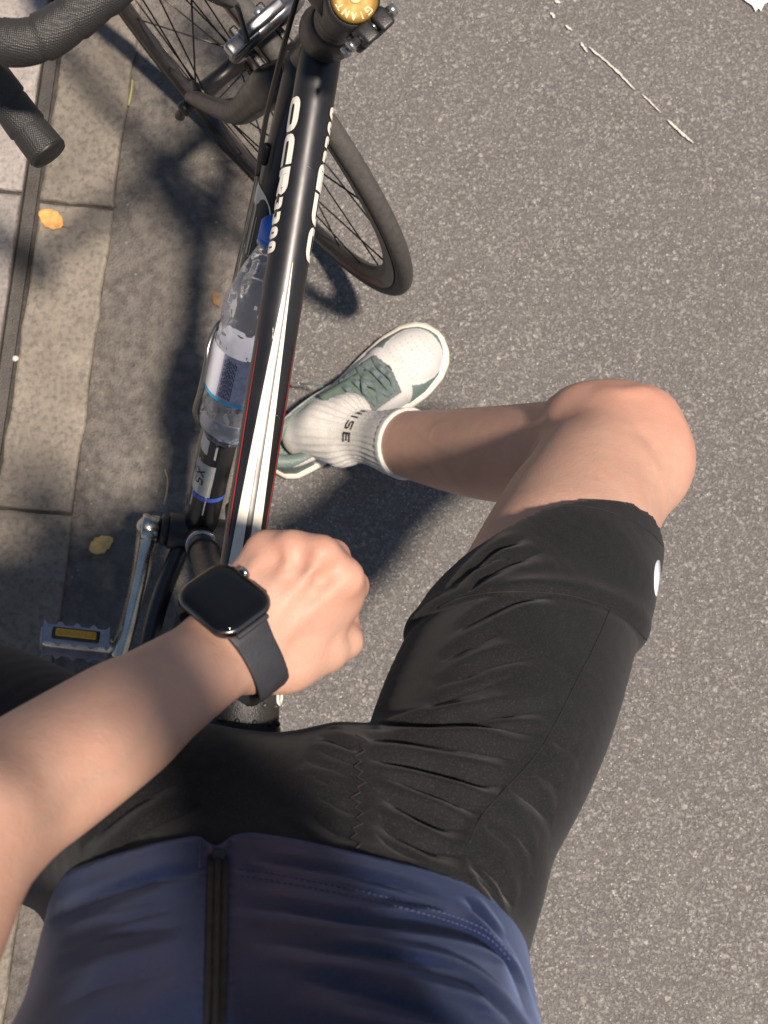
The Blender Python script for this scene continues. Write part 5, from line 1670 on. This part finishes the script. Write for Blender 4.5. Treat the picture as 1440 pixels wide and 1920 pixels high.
M_tong = simple('tongue_mesh', (.085, .12, .095), .8, var=.2, bump=.0006)
def build_shoe(parent, M, base):
    T4 = Matrix.Translation(Vector(base)) @ M
    tw = lambda p: T4 @ Vector(p)
    shoe = empty('shoe'); shoe.parent = parent
    # sole: outsole and midsole
    def loop(x_in, z, k=1.0):
        up_, dn = [], []
        for i in range(41):
            x = SHL * (1 - math.cos(math.pi * i / 40)) / 2
            a, b = outline(x); xx = SHL / 2 + (x - SHL / 2) * (1 - x_in / (SHL / 2))
            up_.append((xx, max(a - x_in, .001) * k, z(x))); dn.append((xx, -max(b - x_in, .001) * k, z(x)))
        return up_ + dn[::-1]
    def stack(rings, name, mat, capb=True):
        v = [tw(p) for r in rings for p in r]; n = len(rings[0]); f = []
        for i in range(len(rings) - 1):
            for k in range(n): f.append((i * n + k, i * n + (k + 1) % n, (i + 1) * n + (k + 1) % n, (i + 1) * n + k))
        f.append(tuple(range(n))[::-1]); f.append(tuple(range((len(rings) - 1) * n, len(rings) * n)))
        return make_obj(name, v, f, mat, shoe)
    spring = lambda x: .010 * max(0, (x - .22) / .08) ** 2
    stack([loop(.003, lambda x: spring(x)), loop(.0, lambda x: .003 + spring(x)), loop(.0, lambda x: .009 + spring(x)), loop(.002, lambda x: .0095 + spring(x))], 'outsole', M_outs)
    stack([loop(.001, lambda x: .0095 + spring(x)), loop(-.0028, lambda x: .013 + spring(x)), loop(-.0022, lambda x: .024 + spring(x)), loop(.0030, lambda x: .0285 + spring(x)), loop(.0060, lambda x: .0292 + spring(x))], 'midsole', M_mid)
    # upper as a distance volume
    U = Vol(axis_pts((-.01, .312, .0016)), axis_pts((-.066, .060, .0016)), axis_pts((.014, .112, .0018)))
    X, Y, Z = np.meshgrid(*U.ax, indexing='ij')
    li = np.interp(X, np.linspace(0, SHL, 120), [outline(x)[0] for x in np.linspace(0, SHL, 120)])
    lo = np.interp(X, np.linspace(0, SHL, 120), [outline(x)[1] for x in np.linspace(0, SHL, 120)])
    topz = np.interp(X, [-.01, 0, .02, .06, .09, .13, .17, .205, .235, .27, .29, .305], [.072, .078, .082, .076, .078, .094, .086, .071, .062, .056, .046, .030])
    s = np.clip((Z - .020) / np.maximum(topz - .020, .01), 0, 1.3)
    # width narrows towards the top (rounded roof at the toe, upright at the collar)
    pw = np.interp(X, [0, .08, .15, .22, .30], [5.0, 4.2, 3.0, 2.6, 2.3])
    nar = np.maximum(1 - np.clip(s, 0, 1) ** pw, 0) ** (1 / pw)
    endin = .004 + .010 * np.clip(s, 0, 1) * np.interp(X, [0, .06, .25, .30], [.2, .35, .3, .2])
    yl = (li - endin) * nar; yr = (lo - endin) * nar
    d = np.maximum(np.maximum(Y - yl, -Y - yr), np.maximum(Z - topz, np.maximum(-X + .0035, X - .2985)))
    d = np.maximum(d, .018 - Z) * .8
    # opening for the foot
    ox = (X - .078) / .074; oy = (Y + .002) / (np.interp(X, [0, .03, .1, .16], [.026, .030, .030, .026]))
    hole = (np.sqrt(ox ** 2 + oy ** 2) - 1) * .026
    hole = np.maximum(hole, .036 - Z)
    d = np.maximum(d, -hole)
    U.D = d.astype(np.float32)
    # raised panels: toe guard, eyestay, heel counter
    xg = np.sqrt(((X - .195) / .105) ** 2 + (Y / np.where(Y > 0, .040, .046)) ** 2)
    toe_in = (np.abs((X - .249) / .043) ** 2.3 + np.abs((Y + .003) / .040) ** 2.3 < 1) & (X > .208 + .25 * np.abs(Y)) & (Z > .028)
    eye = (X > .118) & (X < .212 - .25 * np.abs(Y)) & (np.abs(Y + .003) < .033) & (Z > .040)
    slot = (X > .135) & (X < .203) & (np.abs(Y + .003) < .0125)
    heelp = (X < .048) & (Z < .066)
    lift = np.where(toe_in, 0, .0013) * (X > .205) + .0016 * (eye & ~slot) + .0014 * heelp
    U.D -= np.where(np.abs(U.D) < .02, lift, 0).astype(np.float32)
    # padded collar
    ring_ = []
    for i in range(48):
        t = 2 * math.pi * i / 48; x = .078 + .074 * math.cos(t); y = -.002 + float(np.interp(x, [0, .03, .1, .16], [.026, .030, .030, .026])) * math.sin(t)
        z = float(np.interp(x, [0, .01, .03, .06, .09, .13, .16], [.083, .083, .078, .070, .071, .084, .090])) - .003
        ring_.append(A_([x, y, z]))
    for i in range(48):
        x = ring_[i][0]
        if x < .128: U.cap(ring_[i], ring_[(i + 1) % 48], .0072, .0072, .006)
    UV, UF = U.mesh(3)
    cen = UV[UF].mean(1); x, y, z = cen.T
    colr = (np.sqrt(((x - .078) / .074) ** 2 + ((y + .002) / .026) ** 2) < 1.32) & (x < .130) & (z > .056)
    toe = (np.abs((x - .249) / .043) ** 2.3 + np.abs((y + .003) / .040) ** 2.3 < 1) & (x > .208 + .25 * np.abs(y)) & (z > .028)
    eyes = (x > .118) & (x < .212 - .25 * np.abs(y)) & (np.abs(y + .003) < .033) & (z > .040) & ~colr
    guard = (x > .205 + .6 * np.maximum(0, z - .03)) & ~toe & ~eyes & ~colr
    heel = (x < .048) & (z < .066) & ~colr
    quart = ~(colr | toe | eyes | guard | heel)
    for nm, mk_, mt_ in (('collar', colr, M_gl), ('toe_box', toe, M_wl), ('eyestay', eyes, M_gd), ('toe_guard', guard, M_gl), ('heel_counter', heel, M_gl), ('quarter', quart, M_wl)):
        if mk_.any():
            v_, f_, _ = pick_faces(UV, UF, mk_)
            make_obj(nm, [tw(p) for p in v_], f_, mt_, shoe)
    us = lambda px_, py_: U.ray(A_([px_, py_, .16]), A_([0, 0, -1.]), .15)
    # tongue
    v = []; f = []
    for i in range(13):
        xx = .105 + .085 * i / 12
        for j in range(9):
            yy = -.003 + (j / 8 - .5) * (.050 - .012 * i / 12)
            zz_ = float(np.interp(xx, [.105, .13, .17, .19], [.108, .099, .088, .074])) - 9 * (yy + .003) ** 2
            v.append(tw((xx, yy, zz_)))
    for i in range(12):
        for j in range(8): a = i * 9 + j; f.append((a, a + 1, a + 10, a + 9))
    tg = make_obj('tongue', v, f, M_tong, shoe); md = tg.modifiers.new('th', 'SOLIDIFY'); md.thickness = .005; md.offset = 0
    # laces across the eyestay
    def lace(pts, w=.0082):
        P = []
        for p in spline(pts, 22):
            q = us(p[0], p[1]); zz_ = (q[2] if q is not None else .06)
            P.append(A_([p[0], p[1], max(zz_, p[2] if len(p) > 2 else 0) + .0025]))
        P = spline(P[::3], 30)
        v, f = sweep(P, w / 2, 10, up=[0, 0, 1], sq=.32)
        return make_obj('lace', [tw(p) for p in v], f, M_lace, shoe)
    for i, xx in enumerate((.142, .157, .172, .187, .199)):
        zt_ = float(np.interp(xx, [.105, .13, .17, .20], [.108, .101, .090, .075]))
        k = 1 if i % 2 else -1
        lace([(xx - .004 * k, .026, 0), (xx - .001, .012, zt_ - .002), (xx + .001, -.003, zt_), (xx + .002, -.018, zt_ - .002), (xx + .005 * k, -.032, 0)])
    lace([(.150, .024, 0), (.160, .005, .094), (.175, -.016, .088), (.186, -.032, 0)])
    lace([(.176, .026, 0), (.168, .006, .091), (.156, -.014, .094), (.142, -.032, 0)])
    # loose lace end on the inner side
    v, f = sweep(spline([(.120, .034, .080), (.112, .046, .078), (.104, .054, .070), (.100, .062, .060)], 14), .0016, 8)
    make_obj('lace', [tw(p) for p in v], f, M_lace, shoe)
    v, f = sweep([(.1005, .0605, .061), (.098, .0665, .054)], .0019, 8)
    make_obj('aglet', [tw(p) for p in v], f, M_wl, shoe)
    # toe perforations
    pf = MB()
    for i in range(7):
        for j in range(-4, 5):
            xx = .222 + i * .0095 + .0012 * abs(j); yy = -.003 + j * .0066 * (1 - .04 * i)
            if abs(yy + .003) > .029 - .9 * max(0, xx - .262): continue
            q = us(xx, yy)
            if q is not None: pf.lathe(q, [0, 0, 1], [(-.001, .0008), (.0003, .0008)], 7)
    pf.v = [tw(p) for p in pf.v]
    pe = pf.build('perforation', simple('perforation_dark', (.30, .28, .26), .8), shoe); pe['kind'] = 'stuff'
    return shoe, tw, U
shoe, stw, SU = build_shoe(person, SHM, HL)
shoe['label'] = 'green and white leather sneaker on the right foot'
def heelmap(u, v):
    # word across the heel tab, read from behind the wearer
    yy = .0185 - u; zz = .040 + v
    p = SU.ray(A_([-.02, yy, zz]), A_([1., 0, 0]), .06)
    q = p if p is not None else A_([.004, yy, zz])
    return A_(stw(q - [.0006, 0, 0]))
lettering('heel_lettering', 'NIKE', heelmap, [.0085, .004, .0085, .0075], .015, .0022, .0028, simple('heel_print', (.72, .66, .50), .5), shoe, step=.002)
ML = Matrix(((FTL[0], -FTL[1], 0, 0), (FTL[1], FTL[0], 0, 0), (0, 0, 1, 0), (0, 0, 0, 1)))
shoe_l, _, _ = build_shoe(person, ML @ Matrix.Diagonal((1, -1, 1, 1)), A_([HEEL_L[0], HEEL_L[1], .0155]) - FTL * .012)
shoe_l['label'] = 'green and white leather sneaker on the left foot'
K2 = Vol(axis_pts((ANK_L[0] - .14, ANK_L[0] + .10, .004)), axis_pts((ANK_L[1] - .12, ANK_L[1] + .24, .004)), axis_pts((.02, .20, .004)))
K2.cap(ANK_L + [0, 0, .075], ANK_L, .036, .0345, .02); K2.chain([HEEL_L + FTL * .02 + [0, 0, .055], HEEL_L + FTL * .16 + [0, 0, .046], HEEL_L + FTL * .225 + [0, 0, .036]], [.0335, .034, .026], .02); K2.cap(ANK_L, HEEL_L + FTL * .08 + [0, 0, .06], .037, .035, .02)
K2.D = np.maximum(K2.D, cut_plane(K2, ANK_L + A_([0, 0, .06]), (0, 0, 1.)).astype(np.float32) + 0 * K2.D)
kv, kf = K2.mesh(1); make_obj('sock', kv, kf, M_sock, person)

# ------------------------------------------------------------------ watch on the left wrist
watch = empty('smartwatch', (0, 0, 0), 'smartwatch with dark square screen and charcoal strap on the left wrist', 'watch')
arm_ax = nrm(at(600, 1095, .936) - at(300, 1320, .99))     # towards the hand
Wc = at(421, 1125, .9640)
wn_ = nrm(A_([-.30, .26, .92])); wn_ = nrm(wn_ - arm_ax * (wn_ @ arm_ax))
we1 = arm_ax; we2 = np.cross(wn_, we1)                      # along the arm; across it (band direction)
if to_px(Wc + we2 * .01)[0] < to_px(Wc)[0]: we2 = -we2
def rr_ring(a, b, rad, n=10):
    pts = []
    for cx, cy, a0 in ((a - rad, b - rad, 0), (-(a - rad), b - rad, 90), (-(a - rad), -(b - rad), 180), (a - rad, -(b - rad), 270)):
        for i in range(n + 1): t = R(a0 + 90 * i / n); pts.append((cx + rad * math.cos(t), cy + rad * math.sin(t)))
    return pts
def wp(x, y, z): return Wc + we1 * x + we2 * y + wn_ * z
def wstack(layers, name, mat, parent, capt=True):
    v = []; f = []; n = None
    for (a, b, rad, z) in layers:
        r = rr_ring(a, b, rad); n = len(r); v += [wp(x, y, z) for x, y in r]
    for i in range(len(layers) - 1):
        for k in range(n): f.append((i * n + k, i * n + (k + 1) % n, (i + 1) * n + (k + 1) % n, (i + 1) * n + k))
    f.append(tuple(range(n))[::-1]); f.append(tuple(range((len(layers) - 1) * n, len(layers) * n)))
    return make_obj(name, v, f, mat, parent)
M_case = simple('graphite_case', (.17, .165, .16), .26, 1.0, var=.06)
ca, cb_ = .0208, .0242
wstack([(ca - .004, cb_ - .004, .0085, -.0058), (ca - .0012, cb_ - .0012, .0108, -.0040), (ca, cb_, .0118, -.0012), (ca, cb_, .0118, .0008), (ca - .0005, cb_ - .0005, .0116, .0022), (ca - .0012, cb_ - .0012, .0112, .0028)], 'case', M_case, watch)
t = NT('watch_glass'); t.set(Base_Color=(.004, .004, .0045), Roughness=.05, IOR=1.45, Specular_IOR_Level=.35); M_glass = t.m
gl = wstack([(ca - .0013, cb_ - .0013, .0111, .0026), (ca - .0016, cb_ - .0016, .0109, .0034), (ca - .0026, cb_ - .0026, .0103, .0043), (ca - .0042, cb_ - .0042, .0094, .0049), (ca - .0062, cb_ - .0062, .0080, .0052), (ca - .0095, cb_ - .0095, .0060, .0053)], 'screen_glass', M_glass, watch)
M_crown = simple('crown_metal', (.40, .39, .38), .25, 1.0)
c = wp(ca - .0004, -.0075, .0000)
MB().lathe(c, we1, [(0, .0030), (.0005, .0036), (.0028, .0036), (.0032, .0030)], 28).build('crown', M_crown, watch)
b = MB(); M3 = Matrix((Vector(we1), Vector(we2), Vector(wn_))).transposed(); b.box(wp(ca + .0002, .0075, .0000), (.0010, .012, .0030), M3, .0004); b.build('side_button', M_case, watch)
# strap: a band that follows the wrist
M_band = simple('strap_rubber', (.026, .027, .033), .55, var=.08, bump=.0002)
wc0 = Wc - wn_ * .0195                                       # inside the wrist
def strap_loop(x, off):
    pts = []
    for k in range(64):
        t = 2 * math.pi * k / 64
        d = wn_ * math.cos(t) + we2 * math.sin(t); o = wc0 + we1 * x
        p = V.ray(o + d * .060, -d, .059, 0)
        r = np.linalg.norm(p - o) if p is not None else .022
        pts.append(r)
    r = A_(pts)
    for _ in range(6): r = .5 * r + .25 * (np.roll(r, 1) + np.roll(r, -1))
    return r
r0 = np.maximum(np.maximum(strap_loop(-.009, 0), strap_loop(.009, 0)), strap_loop(0, 0))
k_ = 64; v = []; f = []
prof_s = [(-1, .0), (-1, .0013), (-.97, .0021), (-.85, .0026), (.85, .0026), (.97, .0021), (1, .0013), (1, 0)]
keep = []
for k in range(k_):
    t = 2 * math.pi * k / k_
    tt_ = (t + math.pi) % (2 * math.pi) - math.pi
    d = wn_ * math.cos(t) + we2 * math.sin(t)
    if abs(tt_) < .42: d_end = True
    wdt = np.interp(abs(tt_), [.5, .9, 1.6, 3.2], [.0165, .0140, .0118, .0112])
    rr = r0[k] + .0006 + .0035 * math.exp(-((abs(tt_) - 1.12) / .36) ** 2)
    for (s, h) in prof_s: v.append(wc0 + we1 * (s * wdt) + d * (rr + h))
n_ = len(prof_s)
for k in range(k_):
    t = 2 * math.pi * (k + .5) / k_; tt_ = (t + math.pi) % (2 * math.pi) - math.pi
    if abs(tt_) < .50: continue
    for j in range(n_):
        f.append((k * n_ + j, k * n_ + (j + 1) % n_, ((k + 1) % k_) * n_ + (j + 1) % n_, ((k + 1) % k_) * n_ + j))
make_obj('strap', v, f, M_band, watch)
for sg in (-1, 1):
    b = MB(); b.box(wp(0, sg * (cb_ - .0006), -.0030), (.0240, .0050, .0034), M3, .0015); b.build('strap_lug', M_band, watch)
kb_ = 40; d = wn_ * math.cos(2 * math.pi * kb_ / 64) + we2 * math.sin(2 * math.pi * kb_ / 64)

# ------------------------------------------------------------------ the phone that takes the picture, held above the frame
phone = empty('smartphone', (0, 0, 0), 'dark smartphone held flat by the right hand above the bicycle', 'smartphone')
b = MB(); b.box((PH[0], PH[1], 1.669), (.072, .148, .008), None, .003); b.build('phone_body', M_satin, phone)
b = MB(); b.box((PH[0], PH[1], 1.6735), (.068, .144, .001), None, .0004); b.build('phone_screen', M_glass, phone)
MB().lathe((0, 0, 1.6652), (0, 0, -1), [(0, .009), (.0012, .009), (.0016, .008)], 24).build('lens_ring', M_case, phone)
